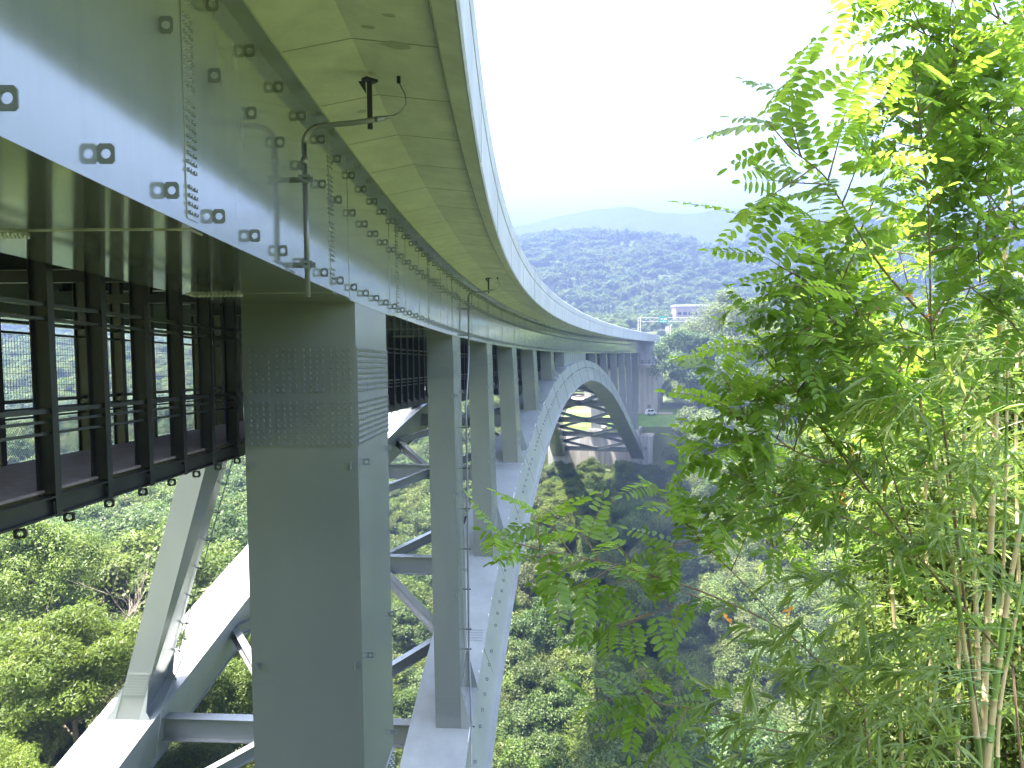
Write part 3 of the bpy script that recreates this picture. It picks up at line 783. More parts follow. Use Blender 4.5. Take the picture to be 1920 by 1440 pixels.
# ------------------------------------------------------------------ far footing, abutment, structures
ft = empty('arch_footing', P(210, -10, -33, True)); tag(ft, 'pale concrete block that the far feet of the arch stand on', 'footing')
mb = MB(); sbox(mb, 206.5, 216.6, -27, 4.2, -44, -29.2, absz=True, step=20); mb.build('block', M['abut'], ft)
mb = MB(); sbox(mb, 204.6, 216, 0.4, -3.6, -29.19, -27.2, absz=True, step=20); mb.build('pedestal', M['abut'], ft)
mb = MB(); sbox(mb, 204.6, 216, -10.4, -14.4, -29.19, -27.2, absz=True, step=20); mb.build('pedestal', M['abut'], ft)
mb = MB(); sbox(mb, 206.44, 206.49, 1.6, 2.6, -33.2, -32.2, absz=True, step=20); mb.build('vent_plate', M['lug'], ft)
mb = MB(); sbox(mb, 206.44, 206.49, -25.4, -24.4, -33.2, -32.2, absz=True, step=20); mb.build('vent_plate', M['lug'], ft)
ab = empty('abutment', P(232, -6, -24, True)); tag(ab, 'tall concrete abutment wall where the far end of the deck lands', 'abutment')
mb = MB(); sbox(mb, 225.5, 262, -19, 4.4, -30, -9.6, absz=True, step=50); mb.build('front_wall', M['abut'], ab)
mb = MB(); sbox(mb, 222.6, 262, -19.4, 5.4, -9.59, -8.7, absz=True, step=50); mb.build('ledge', M['abut'], ab)
mb = MB(); sbox(mb, 229, 262, -18, 3.3, -8.69, -1.35, absz=True, step=50); mb.build('upper_wall', M['fascia'], ab)
mb = MB(); sbox(mb, 224.2, 229, -17.5, -0.2, -8.69, -4.9, absz=True, step=50); mb.build('bearing_block', M['abut'], ab)
mb = MB()
for k in range(14): mb.beam(P(222.9, 5.0-1.1*k, -8.68, True), P(222.9, 5.0-1.1*k, -7.55, True), 0.06, 0.06)
for k in range(10): mb.beam(P(223+1.5*k, 5.2, -8.68, True), P(223+1.5*k, 5.2, -7.55, True), 0.06, 0.06)
for z in (-7.55, -8.1): mb.beam(P(222.9, 5.2, z, True), P(222.9, -9.5, z, True), 0.06, 0.06); mb.beam(P(222.9, 5.2, z, True), P(238, 5.2, z, True), 0.06, 0.06)
mb.build('railing', M['dark'], ab)
mb = MB(); sbox(mb, 225.40, 225.49, 1.2, 2.2, -22.6, -21.4, absz=True, step=20); mb.build('vent_plate', M['lug'], ab)
mb = MB(); sbox(mb, 225.40, 225.49, -5.5, -2.0, -24.4, -21.0, absz=True, step=20); mb.build('door', M['lug'], ab)

# gantry over the road beyond the bridge
gz = -0.9
def at(px, y_, py=None, z=None):      # a point seen at column px at depth y_
    x = (px-960)/1451.0*y_; return Vector((x, y_, z if z is not None else 0))
g = empty('sign_gantry', at(1199, 300, z=gz)); tag(g, 'pale truss gantry with a green road sign above the road beyond the bridge', 'gantry')
A = at(1199, 300, z=gz); B = at(1345, 300, z=gz)
for p in (A, B):
    mb = MB(); mb.beam(p+Vector((-0.45, 0, -0.5)), p+Vector((-0.45, 0, 8.3)), 0.28, 0.28); mb.beam(p+Vector((0.45, 0, -0.5)), p+Vector((0.45, 0, 8.3)), 0.28, 0.28)
    for k in range(5): mb.beam(p+Vector((-0.45, 0, 1+1.5*k)), p+Vector((0.45, 0, 1.8+1.5*k)), 0.12, 0.12)
    mb.build('gantry_leg', M['steelpink'], g)
mb = MB(); u = Vector((0, 0, 1))
mb.beam(A+u*8.2-Vector((0.6, 0, 0)), B+u*8.2, 0.3, 0.28); mb.beam(A+u*6.7, B+u*6.7, 0.3, 0.24)
for k in range(18):
    p0 = A.lerp(B, k/18); p1 = A.lerp(B, (k+1)/18)
    mb.beam(p0+u*(6.7 if k % 2 else 8.2), p1+u*(8.2 if k % 2 else 6.7), 0.12, 0.12)
mb.build('truss_beam', M['steelpink'], g)
mb = MB(); p = at(1244, 299.5, z=0); mb.box(p.x-1.7, p.x+1.7, p.y-0.05, p.y+0.05, gz+6.1, gz+8.7); sg = mb.build('sign_board', M['signgreen'], g)
mb = MB()
for x0, x1, z0, z1 in ((-1.1, -0.2, 1.45, 1.75), (0.2, 0.6, 1.2, 1.9), (0.8, 1.2, 1.2, 1.9), (-1.2, -0.4, 0.5, 0.8), (-0.1, 0.35, 0.35, 0.95), (0.6, 1.1, 0.4, 0.7)):
    mb.box(p.x+x0, p.x+x1, p.y-0.065, p.y-0.053, gz+6.1+z0, gz+6.1+z1)
mb.build('lettering', M['white'], sg)
rs = empty('road_sign', at(1251, 285, z=-1)); tag(rs, 'small white and red road sign on a post beyond the parapet', 'road sign')
p = at(1251, 285, z=-1); mb = MB(); mb.box(p.x-0.05, p.x+0.05, p.y-0.05, p.y+0.05, -1.5, 2.6); mb.build('pole', M['white'], rs)
mb = MB(); mb.box(p.x-0.6, p.x+0.6, p.y-0.09, p.y-0.055, 1.9, 3.6); mb.box(p.x-0.3, p.x+0.3, p.y-0.105, p.y-0.092, 2.0, 2.3, 1); mb.build('sign_plate', [M['white'], M['red']], rs)
p = at(1257, 280, z=-1); lp = empty('light_pole', p); tag(lp, 'thin pale pole standing right of the small road sign', 'pole')
mb = MB(); mb.tube([p+Vector((0, 0, -0.5)), p+Vector((0, 0, 5.0))], [0.12, 0.08], 8); mb.build('pole', M['white'], lp)
mb = MB(); mb.tube([p+Vector((0, 0, 4.9)), p+Vector((0.5, 0, 5.3))], [0.07, 0.06], 8); mb.build('arm', M['white'], lp)

# building behind the gantry
bl = empty('office_building', at(1295, 420, z=0)); tag(bl, 'pinkish flat roofed building rising behind the gantry', 'building')
p = at(1295, 420, z=0); x0, x1 = p.x-8.0, p.x+10
mb = MB(); mb.box(x0, x1, 420, 432, -6, 16.2); mb.build('wall', M['wallpink'], bl)
mb = MB(); mb.box(x0-0.3, x1+0.3, 419.7, 432.3, 16.21, 17.2); mb.build('roof', M['white'], bl)
for k in range(3):
    for j in range(6):
        mb = MB(); xx = x0+1+j*2.9; zz = 3.2+k*4.2
        mb.box(xx, xx+2.0, 419.86, 419.99, zz, zz+1.5); mb.build('window', M['glass'], bl)

def house(px, y_, z, w, d, h, wallm, roofm, label):
    p = at(px, y_, z=z); o = empty('house', p); tag(o, label, 'house')
    mb = MB(); mb.box(p.x-w/2, p.x+w/2, p.y, p.y+d, z-4, z+h); mb.build('wall', wallm, o)
    mb = MB(); mb.add([(p.x-w/2-.5, p.y-.5, z+h), (p.x+w/2+.5, p.y-.5, z+h), (p.x+w/2+.5, p.y+d+.5, z+h), (p.x-w/2-.5, p.y+d+.5, z+h), (p.x-w/2-.5, p.y+d/2, z+h+2.2), (p.x+w/2+.5, p.y+d/2, z+h+2.2)],
        [(0, 1, 5, 4), (2, 3, 4, 5), (0, 4, 3), (1, 2, 5), (3, 2, 1, 0)]); mb.build('roof', roofm, o)
    for k in range(3):
        mb = MB(); mb.box(p.x-w/2+1+k*w/3.2, p.x-w/2+2.4+k*w/3.2, p.y-0.05, p.y-0.005, z+1, z+2.4); mb.build('window', M['glass'], o)
M['roofgrey'] = mat('grey_roof', (0.25, 0.27, 0.30), 0.5)
house(1500, 400, -3, 12, 9, 5, M['white'], M['roofgrey'], 'white house glimpsed left of the locust leaves below the hill')
house(1548, 430, -3, 14, 9, 4, M['white'], M['roofgrey'], 'second white house glimpsed between locust leaves further right')
house(1600, 380, -4, 10, 8, 4, M['wallpink'], M['roofgrey'], 'beige house half hidden by the locust branch on the right')

# van
def car(name, label, cat, p, rz, L, W, H, hood, bodym, colm):
    o = empty(name, p, rz); tag(o, label, cat)
    def prof(x, inset):
        return x
    # side profile (x along length, z), extruded over width with tumblehome
    pr = [(-L/2, .35), (-L/2, H*.55), (-L/2+.1, H*.62), (-L/2+.35, H*.96), (-L/2+.7, H), (L/2-hood-.5, H), (L/2-hood+.1, H*.62), (L/2-.15, H*.52), (L/2, H*.42), (L/2, .35)]
    ax, ay = math.cos(rz), math.sin(rz)
    T = lambda x, y, z: Vector((p.x+x*ax-y*ay, p.y+x*ay+y*ax, p.z+z))
    ring = lambda y, ins: [T(x, y*(1-(0.12 if z > H*.6 else 0)), z) for x, z in pr]
    mb = MB(); mb.loft([ring(-W/2, 0), ring(-W/6, 0), ring(W/6, 0), ring(W/2, 0)]); mb.build('body', bodym, o)
    for sd in (-1, 1):
        for x0, x1 in ((-L/2+.5, -L*.12), (-L*.10, L/2-hood-.35)):
            mb = MB(); y = sd*(W/2*0.95); mb.hexa([T(x0, y, H*.64), T(x1, y, H*.64), T(x1, y+sd*.03, H*.64), T(x0, y+sd*.03, H*.64), T(x0, y*.94, H*.9), T(x1-.1, y*.94, H*.9), T(x1-.1, y*.94+sd*.03, H*.9), T(x0, y*.94+sd*.03, H*.9)]); mb.build('window', M['glass'], o)
        for x in (-L/2+.75, L/2-.8):
            mb = MB(); mb.tube([T(x, sd*(W/2-.18), .33), T(x, sd*(W/2+.02), .33)], .33, 16); w = mb.build('wheel', M['rubber'], o)
            mb = MB(); mb.tube([T(x, sd*(W/2+.0), .33), T(x, sd*(W/2+.03), .33)], .18, 12); mb.build('rim', M['galv'], w)
        mb = MB(); mb.beam(T(L/2-.02, sd*W*.36, H*.40), T(L/2+.02, sd*W*.36, H*.40), .3, .16); mb.build('headlight', M['white'], o)
        mb = MB(); mb.beam(T(-L/2-.02, sd*W*.42, H*.45), T(-L/2+.02, sd*W*.42, H*.45), .12, .35); mb.build('tail_lamp', M['lampred'], o)
    mb = MB(); mb.hexa([T(L/2-hood+.06, -W*.40, H*.64), T(L/2-hood+.09, -W*.40, H*.64), T(L/2-hood+.09, W*.40, H*.64), T(L/2-hood+.06, W*.40, H*.64), T(L/2-hood-.40, -W*.36, H*.93), T(L/2-hood-.36, -W*.36, H*.93), T(L/2-hood-.36, W*.36, H*.93), T(L/2-hood-.40, W*.36, H*.93)]); mb.build('windscreen', M['glass'], o)
p = at(1221, 240, z=0); p.z = float(height(p.x, p.y))+0.12
car('parked_van', 'small white van parked at the foot of the concrete abutment', 'van', p, R(10), 3.4, 1.5, 1.9, .6, M['white'], None)
p = at(1206, 234, z=0); p.z = float(height(p.x, p.y))+0.12
p = P(262, -1.5, 0); p.z = zg(262)+4.43
car('passing_car', 'pale car whose roof shows above the far parapet', 'car', p, R(80), 4.2, 1.7, 1.5, 1.1, M['white'], None)

# people on the far platform
def person(p, rz, shirt, trousers, label, lean=0.0, arm=0.3):
    o = empty('person', p, rz); tag(o, label, 'person', 'people on the far platform')
    def skin(name, vs, es, rad, m):
        me = bpy.data.meshes.new(name); me.from_pydata(vs, es, []); me.materials.append(m)
        ob = bpy.data.objects.new(name, me); COL.objects.link(ob); ob.parent = o
        md = ob.modifiers.new('skin', 'SKIN'); md.use_smooth_shade = True
        for i, r in enumerate(rad): me.skin_vertices[0].data[i].radius = (r, r)
        me.skin_vertices[0].data[0].use_root = True
        ob.modifiers.new('sub', 'SUBSURF').levels = 1
        return ob
    vs = [(0, 0, .95), (0, 0, 1.2), (0, 0, 1.42), (0, 0, 1.52), (0, .01, 1.64), (.1, 0, .9), (.11, .03, .5), (.12, 0, .08), (.12, .12, .04), (-.1, 0, .9), (-.12, -.03, .5), (-.13, -.02, .08), (-.13, .1, .04),
          (.19, 0, 1.40), (.25, .02, 1.12), (.24, .1+arm*.3, .95), (.24, .15+arm*.3, .88), (-.19, 0, 1.40), (-.25, 0, 1.12), (-.24, .08, .87), (-.24, .1, .79)]
    es = [(0, 1), (1, 2), (2, 3), (3, 4), (0, 5), (5, 6), (6, 7), (7, 8), (0, 9), (9, 10), (10, 11), (11, 12), (2, 13), (13, 14), (14, 15), (15, 16), (2, 17), (17, 18), (18, 19), (19, 20)]
    rad = [.13, .12, .13, .05, .10, .085, .06, .04, .035, .085, .06, .04, .035, .05, .04, .03, .03, .05, .04, .03, .03]
    skin('body', vs, es, rad, M['skin'])
    skin('shirt', [(0, 0, 1.0), (0, 0, 1.2), (0, 0, 1.41), (.19, 0, 1.40), (.245, .02, 1.16), (-.19, 0, 1.40), (-.245, 0, 1.16)], [(0, 1), (1, 2), (2, 3), (3, 4), (2, 5), (5, 6)], [.15, .14, .145, .065, .055, .065, .055], shirt)
    skin('trousers', [(0, 0, .96), (.1, 0, .88), (.11, .03, .5), (.12, 0, .12), (-.1, 0, .88), (-.12, -.03, .5), (-.13, -.02, .12)], [(0, 1), (1, 2), (2, 3), (0, 4), (4, 5), (5, 6)], [.15, .1, .075, .055, .1, .075, .055], trousers)
    skin('hair', [(0, -.02, 1.62), (0, -.02, 1.70)], [(0, 1)], [.10, .08], M['hair'])
for s, o_, rz, sh, tr, lb in ((224.1, 4.0, 0.4, 'cloth_w', 'cloth_b', 'person in a white top standing at the railing of the far platform'),
                       (224.6, 4.6, 2.4, 'cloth_w', 'cloth_k', 'person in white top and black trousers nearest the platform corner'),
                       (224.0, 1.9, 3.0, 'cloth_b', 'cloth_k', 'person in dark blue clothes on the far platform left of the others'),
                       (226.0, 4.9, 1.2, 'cloth_k', 'cloth_b', 'person in a black top further back along the platform side'),
                       (227.6, 4.7, 2.0, 'cloth_b', 'cloth_k', 'rearmost person in dark clothes beside the upper wall'),
                       (223.9, -0.3, 0.2, 'cloth_k', 'cloth_k', 'person all in black left of the far pier top')):
    person(P(s, o_, -8.69, True), rz, M[sh], M[tr], lb)

# ------------------------------------------------------------------ trees
nrng = np.random.default_rng(11)
def kites(C, N, L, W, rng, droop=0.0):
    """C centres, N approximate normals, L lengths, W widths -> vertices of kite shaped leaves"""
    n = len(C)
    N = N/np.linalg.norm(N, axis=1, keepdims=True)
    r = rng.normal(size=(n, 3)); A = np.cross(N, r); A /= np.linalg.norm(A, axis=1, keepdims=True)+1e-9
    A[:, 2] -= droop; A /= np.linalg.norm(A, axis=1, keepdims=True)
    B = np.cross(N, A); B /= np.linalg.norm(B, axis=1, keepdims=True)+1e-9
    L = L[:, None]; W = W[:, None]
    v = np.stack([C-A*L*0.5, C+B*W*0.5+A*L*0.05, C+A*L*0.5, C-B*W*0.5+A*L*0.05], 1)
    return v.reshape(-1, 3)
def crown_verts(seed, h, rx, nblob, nleaf, leaf, flat=0.75, base=0.3, feather=0.0):
    """crown of height h above z=0 (base fraction base..1), blobs scattered through an uneven egg"""
    rng = np.random.default_rng(seed)
    cz = h*(base+1)/2; rz = h*(1-base)/2
    bl = []
    while len(bl) < nblob:
        d = rng.normal(size=3); d /= np.linalg.norm(d); 
        if d[2] < -0.55: continue
        q = rng.uniform(0.45, 0.98)
        ang = math.atan2(d[1], d[0]); lob = 1+0.22*math.sin(2*ang+seed)+0.15*math.sin(3*ang+2*seed)
        bl.append((d[0]*rx*q*lob, d[1]*rx*q*lob, cz+d[2]*rz*q, rng.uniform(0.22, 0.42)*rx*min(1.0, (34/nblob)**0.42)))
    bl = np.array(bl)
    Vs = []
    per = rng.dirichlet(np.ones(nblob)*6)*nleaf
    for b, k in zip(bl, per):
        k = int(k)
        d = rng.normal(size=(k, 3)); d[:, 2] = d[:, 2]*0.9+0.35; d /= np.linalg.norm(d, axis=1, keepdims=True)
        rr = b[3]*rng.uniform(0.55, 1.05, size=k)**0.6*(1+0.25*np.sin(5*d[:, 0]+3*d[:, 1]+b[0]))
        C = b[:3]+d*rr[:, None]*np.array([1, 1, flat])
        C += rng.normal(size=(k, 3))*b[3]*0.10
        N = d*0.8+rng.normal(size=(k, 3))*0.55+np.array([0, 0, 0.45])
        l = leaf*rng.uniform(0.7, 1.35, k)
        Vs.append(kites(C, N, l*(1+feather), l*0.62*(1-0.4*feather), rng, 0.25))
    return np.concatenate(Vs), bl
def trunk_mesh(seed, h, rx, bl, r0, m, name):
    rng = random.Random(seed); mb = MB()
    pts = []; x = y = 0
    for k in range(6):
        z = -1.0+(h*0.72+1.0)*k/5; pts.append((x, y, z)); x += rng.uniform(-.05, .05)*h*0.3; y += rng.uniform(-.05, .05)*h*0.3
    mb.tube(pts, [r0*(1.25-k*0.2) for k in range(6)], 7)
    idx = list(range(len(bl))); rng.shuffle(idx)
    for i in idx[:9]:
        b = bl[i]; t = rng.uniform(0.35, 0.9); kk = t*5; a = Vector(pts[int(kk)]).lerp(Vector(pts[min(5, int(kk)+1)]), kk-int(kk))
        e = Vector((b[0], b[1], b[2])); mid = a.lerp(e, 0.5)+Vector((0, 0, -0.06*h))
        mb.tube([a, mid, e], [r0*0.42, r0*0.28, r0*0.08], 5)
    o = MB.build(mb, name, m); me = o.data; bpy.data.objects.remove(o); return me
protos = {}
def proto(key, seed, h, rx, nb, nl, leaf, lm, bark='bark', **kw):
    v, bl = crown_verts(seed, h, rx, nb, nl, leaf, **kw)
    me = quad_mesh('crown', v, M[lm]); tm = trunk_mesh(seed, h, rx, bl, 0.02*h, M[bark], 'trunk')
    protos[key] = (me, tm, h, rx)
# high detail for the nearest trees, medium for the rest
proto('na', 1, 11, 4.8, 95, 60000, 0.17, 'leaf_a'); proto('nb', 2, 9, 4.2, 80, 50000, 0.15, 'leaf_d', 'palebark'); proto('nc', 3, 8.5, 4.2, 90, 52000, 0.15, 'leaf_b', 'palebark', feather=0.6, flat=0.6)
proto('ma', 4, 11, 5.0, 34, 13000, 0.36, 'leaf_a'); proto('mb', 5, 9.5, 4.6, 30, 12000, 0.34, 'leaf_d', 'palebark'); proto('mc', 6, 12, 4.4, 34, 12000, 0.36, 'leaf_c')
proto('md', 7, 8.5, 4.2, 26, 10000, 0.34, 'leaf_a'); proto('me', 8, 10, 4.4, 30, 11000, 0.36, 'leaf_b', flat=0.6)
proto('sa', 9, 4.2, 2.9, 20, 7000, 0.24, 'leaf_a', base=0.05); proto('sb', 10, 3.6, 2.8, 18, 6500, 0.22, 'leaf_d', base=0.02); proto('sc', 12, 4.5, 2.6, 18, 6500, 0.25, 'leaf_b', base=0.05)
proto('fa', 13, 11, 5.2, 22, 1500, 0.95, 'leaf_a'); proto('fb', 14, 10, 5.0, 20, 1400, 0.95, 'leaf_c'); proto('fc', 15, 9, 5.0, 18, 1300, 0.9, 'leaf_b')
# conifer for the far hill
def conifer(key, seed, h, r, n, leaf, lm):
    rng = np.random.default_rng(seed); t = rng.uniform(0.05, 1, n)**0.8; a = rng.uniform(0, 2*np.pi, n); lay = 0.75+0.25*np.sin(t*38)
    rr = r*(1-t)*lay*rng.uniform(0.5, 1.0, n); C = np.stack([rr*np.cos(a), rr*np.sin(a), h*(0.1+0.9*t)-rr*0.2], 1)
    N = np.stack([np.cos(a)*0.5, np.sin(a)*0.5, np.ones(n)*0.8], 1)+rng.normal(size=(n, 3))*0.3
    v = kites(C, N, np.full(n, leaf), np.full(n, leaf*0.5), rng, 0.2)
    bl = np.array([(0, 0, h*0.5, 1), (0, 0, h*0.7, 1)])
    protos[key] = (quad_mesh('crown', v, M[lm]), trunk_mesh(seed, h, r, bl, 0.014*h, M['bark'], 'trunk'), h, r)
conifer('fd', 16, 12, 4.4, 1800, 1.2, 'leaf_c')

def cam_px(x, y, z):
    cp, sp = math.cos(PITCH), math.sin(PITCH)
    yc = y*cp-z*sp; zc = y*sp+z*cp; dx = FPX*x/yc; dy = -FPX*zc/yc
    return 960+dx+0.009*dy, 720+dy-0.009*dx, yc
sN = np.linspace(-40, 300, 1361); PX = np.interp(sN, S_, X_); PY = np.interp(sN, S_, Y_); PA = np.interp(sN, S_, a_)
def s_off(x, y):
    i = int(np.argmin((PX-x)**2+(PY-y)**2)); a = PA[i]
    return sN[i], (x-PX[i])*math.cos(a)-(y-PY[i])*math.sin(a)
cand = []
rt = np.random.default_rng(5)
def add_area(y0, y1, sp0, xmin=-0.76, xmax=0.74):
    y = y0
    while y < y1:
        sp = sp0
        x = xmin*y-6
        while x < xmax*y+8:
            cand.append((x+rt.uniform(-.42, .42)*sp, y+rt.uniform(-.42, .42)*sp, sp)); x += sp
        y += sp*0.9
add_area(44, 120, 5.4); add_area(120, 236, 4.8); add_area(236, 430, 7.0)
trees = []
for x, y, sp in cand:
    z = float(height(x, y)); s, o = s_off(x, y)
    v = y+0.28*(min(max(x, -60), 70)-42)
    kind = 'tree'; hmax = 99
    if -40 < o < 12 and v > 224 and v < 262 and o > -33: continue          # footing, lawn, yard
    if -34 < o < -14 and 262 <= v < 300: continue
    if -20 < o < 5.5 and s > 222: continue                                   # road beyond
    if s > 285 and -20 < o < 8: continue
    if y > 262 and abs(x-(1.0*(np.interp(y, [262, 430], [54, 108])))) < 14 and False: continue
    if -26 < o < 7 and -6 < s < 222:
        hmax = (zt(s)-RIBD-1.5)-z
        if hmax < 1.5: continue
    if v > 196 and v < 225 and -40 < o < 13: kind = 'shrub'
    if v > 150 and v < 197 and -32 < o < 16 and rt.random() < 0.6: kind = 'shrub'
    if y < 120 and x > -0.05*y and rt.random() < 0.5: kind = 'shrub'
    if z+12 > -2 and y < 40 and x > -8: hmax = min(hmax, -4.5-z)
    if y < 60 and -16 < x: hmax = min(hmax, 7)
    if hmax < 1.5: continue
    trees.append([x, y, z, kind, hmax])
place = []
for x, y, z, kind, hmax in trees:
    u = rt.random()
    if kind == 'shrub': key = ['sa', 'sb', 'sc'][int(u*2.6)]
    elif y < 66: key = ['na', 'nb', 'nc'][0 if u < .45 else 1 if u < .8 else 2]
    else: key = ['ma', 'mb', 'mc', 'md', 'me'][int(u*4.35)] if y < 250 else ['ma', 'mb', 'me', 'md', 'me'][int(u*5)]
    if kind != 'shrub' and x < -0.30*y and 30 < y < 46 and x > -0.5*y: key = 'nc' if u < .6 else key
    h = protos[key][2]; sc_ = rt.uniform(0.72, 1.18)
    if kind == 'shrub': sc_ = rt.uniform(0.6, 1.25)
    if h*sc_ > hmax:
        if hmax < 4: key = 'sa' if u < .6 else 'sb'; h = protos[key][2]
        sc_ = min(sc_, hmax/h)
    if sc_ < 0.3: continue
    px, py, yc = cam_px(x, y, z+h*sc_*0.7)
    wpx = protos[key][3]*2*sc_*FPX/yc
    if px < -wpx or px > 1920+wpx or py > 1440+wpx*1.2: continue
    place.append([x, y, z, key, sc_, rt.uniform(0, 6.28), px, py, wpx])
# hand placed trees that stand out in the photograph
BIGS = []
def hand(x, y, key, h, label, cat='tree', name='tree', z=None, wide=1.0):
    zz = float(height(x, y)) if z is None else z
    BIGS.append((x, y, zz, key, h/protos[key][2], label, name, wide))
proto('big', 21, 26, 13.5, 90, 60000, 0.50, 'leaf_d', 'palebark', base=0.12)
proto('bigb', 22, 22, 9, 60, 34000, 0.48, 'leaf_c', base=0.1)
def hp(px, y_): return (px-960)/1451.0*y_
hand(hp(1375, 226), 226, 'big', 29, 'largest round grey green tree rising right of the far abutment', wide=1.0, z=-17)
hand(hp(1302, 216), 216, 'bigb', 24, 'dark narrow tree standing against the right end of the abutment', z=-22)
hand(hp(1310, 200), 200, 'mb', 13, 'pale rounded tree below the dark tree beside the abutment', z=-32)
hand(hp(1345, 190), 190, 'mb', 15, 'pale olive tree on the slope under the largest round tree', z=-34)
hand(hp(1440, 232), 232, 'bigb', 20, 'brownish green tree behind the locust branch to the right of the largest tree', z=-16)
hand(-27.0, 46, 'nc', 10.0, 'bright yellow green feathery tree left of the raking column foot', z=-26.5)
hand(-37, 58, 'na', 13.0, 'sparse grey barked tree leaning up near the left edge', z=-26.5)
hand(-24.5, 35, 'nc', 5.5, 'bright bush at the lower left corner beside the left rib', z=-24.5)
TG = []
place.sort(key=lambda t: -t[8])
def visible(t):
    px, py, w = t[6], t[7], t[8]
    if px < -w*0.3 or px > 1920+w*0.3 or py > 1440+w*0.3: return False
    if px < 460 and py < 880 and px > -50: return py > 560 and t[1] > 60
    if 455 < px < 720: return False
    if px > 1420 and py > 620: return False
    return True
vis = [t for t in place if visible(t)]
things = vis[:215]; idt = set(id(t) for t in things)
rest = [t for t in place if id(t) not in idt]
names = {'leaf_a': 'green', 'leaf_b': 'yellow green', 'leaf_c': 'dark green', 'leaf_d': 'pale grey green'}
LM = {k: v[0].materials[0].name for k, v in protos.items()}
tone = {'oak_foliage': 'mid green', 'yellow_green_foliage': 'yellow green', 'dark_foliage': 'dark green', 'grey_green_foliage': 'pale grey green'}
def put_tree(x, y, z, key, sc_, rz, label, group, name, wide=1.0):
    o = empty(name, (x, y, z), rz); o.scale = (sc_*wide, sc_*wide, sc_)
    cat = 'shrub' if name == 'shrub' else 'tree'
    tag(o, label, cat, group)
    c = bpy.data.objects.new('crown', protos[key][0]); COL.objects.link(c); c.parent = o
    t = bpy.data.objects.new('trunk', protos[key][1]); COL.objects.link(t); t.parent = o
COLZ = [(150, 'near the left edge'), (300, 'left of the raking column'), (500, 'right of the raking column'), (812, 'right of the broad pier'), (905, 'behind the long conduit'), (1010, 'right of the near rib'),
        (1120, "under the far arch's left"), (1250, "under the far arch's right"), (1350, 'right of the abutment'), (1500, 'behind the locust twigs'), (9999, 'behind the bamboo')]
def zone(px, py):
    c = next(t for v, t in COLZ if px < v)
    left = px < 500
    r = ('seen through the walkway' if left else 'at deck level') if py < 760 else ('just under the walkway' if left else 'high on the slope') if py < 930 else 'upper slope' if py < 1060 else 'mid slope' if py < 1190 else 'low slope' if py < 1320 else 'at the bottom edge'
    return r, c
groups_ = {}
for t in things:
    x, y, z, key, sc_, rz, px, py, w = t
    shrub = key[0] == 's'; kind = 'shrub' if shrub else ('feathery tree' if key in ('nc', 'me') else 'broadleaf tree')
    groups_.setdefault((tone[LM[key]], kind)+zone(px, py), []).append(t)
for (tn, kind, r, c), ts in groups_.items():
    base = f"{tn} {kind}, {r}, {c}"; left_ = list(ts)
    lab = {}
    if len(ts) > 1:
        for wd, fn in (('leftmost', lambda t: t[6]), ('rightmost', lambda t: -t[6]), ('uppermost', lambda t: t[7]), ('lowest', lambda t: -t[7]), ('widest', lambda t: -t[8]), ('narrowest', lambda t: t[8])):
            if not left_: break
            q = min(ts, key=fn)
            if q in left_: lab[id(q)] = f"{wd} {base}"; left_.remove(q)
    order = sorted(ts, key=lambda t: t[6]); ords = ['', 'second', 'third', 'fourth', 'fifth', 'sixth', 'seventh', 'eighth', 'ninth', 'tenth', 'eleventh', 'twelfth']
    for q in left_:
        k = order.index(q)
        if k < len(ords) and k > 0: lab[id(q)] = f"{ords[k]}-leftmost {base}"
    for t in ts:
        x, y, z, key, sc_, rz, px, py, w = t
        put_tree(x, y, z, key, sc_, rz, lab.get(id(t), base if len(ts) == 1 else f"{tn} {kind} within a group, {r}, {c}"), f"{tn} {kind}s, {r}, {c}", 'shrub' if kind == 'shrub' else 'tree')
# a leafless grey tree near the left edge
def bare_tree(x, y, z, h, label):
    rg = random.Random(8); o = empty('bare_tree', (x, y, z)); tag(o, label, 'tree')
    tm = MB(); bm_ = MB()
    def grow(mb, p, d, L, r, lev):
        pts = [p]; 
        for k in range(4):
            d = (d+Vector((rg.gauss(0, .12), rg.gauss(0, .12), .05))).normalized(); pts.append(pts[-1]+d*L/4)
        mb.tube(pts, [r*(1-.13*k) for k in range(5)], 6 if lev < 2 else 4)
        if lev < 4:
            for k in range(3 if lev else 4):
                i = rg.randint(2, 4); nd = (d+Vector((rg.gauss(0, .75), rg.gauss(0, .75), rg.uniform(-.1, .5)))).normalized()
                grow(bm_, pts[i], nd, L*rg.uniform(.5, .72), r*.5, lev+1)
    grow(tm, Vector((x, y, z-1)), Vector((0.08, 0, 1)), h*.5, 0.17, 0)
    tm.build('trunk', M['palebark'], o, smooth=True); bm_.build('branches', M['palebark'], o, smooth=True)
bare_tree(-31.5, 50.0, -29, 15, 'leafless pale grey tree standing among the green crowns near the left edge')
bare_tree(-43, 84.0, -35, 16, 'leafless grey tree further back just under the left end of the walkway')
for x, y, z, key, sc_, label, name, wide in BIGS: put_tree(x, y, z, key, sc_, x*3.1, label, None, name, wide)

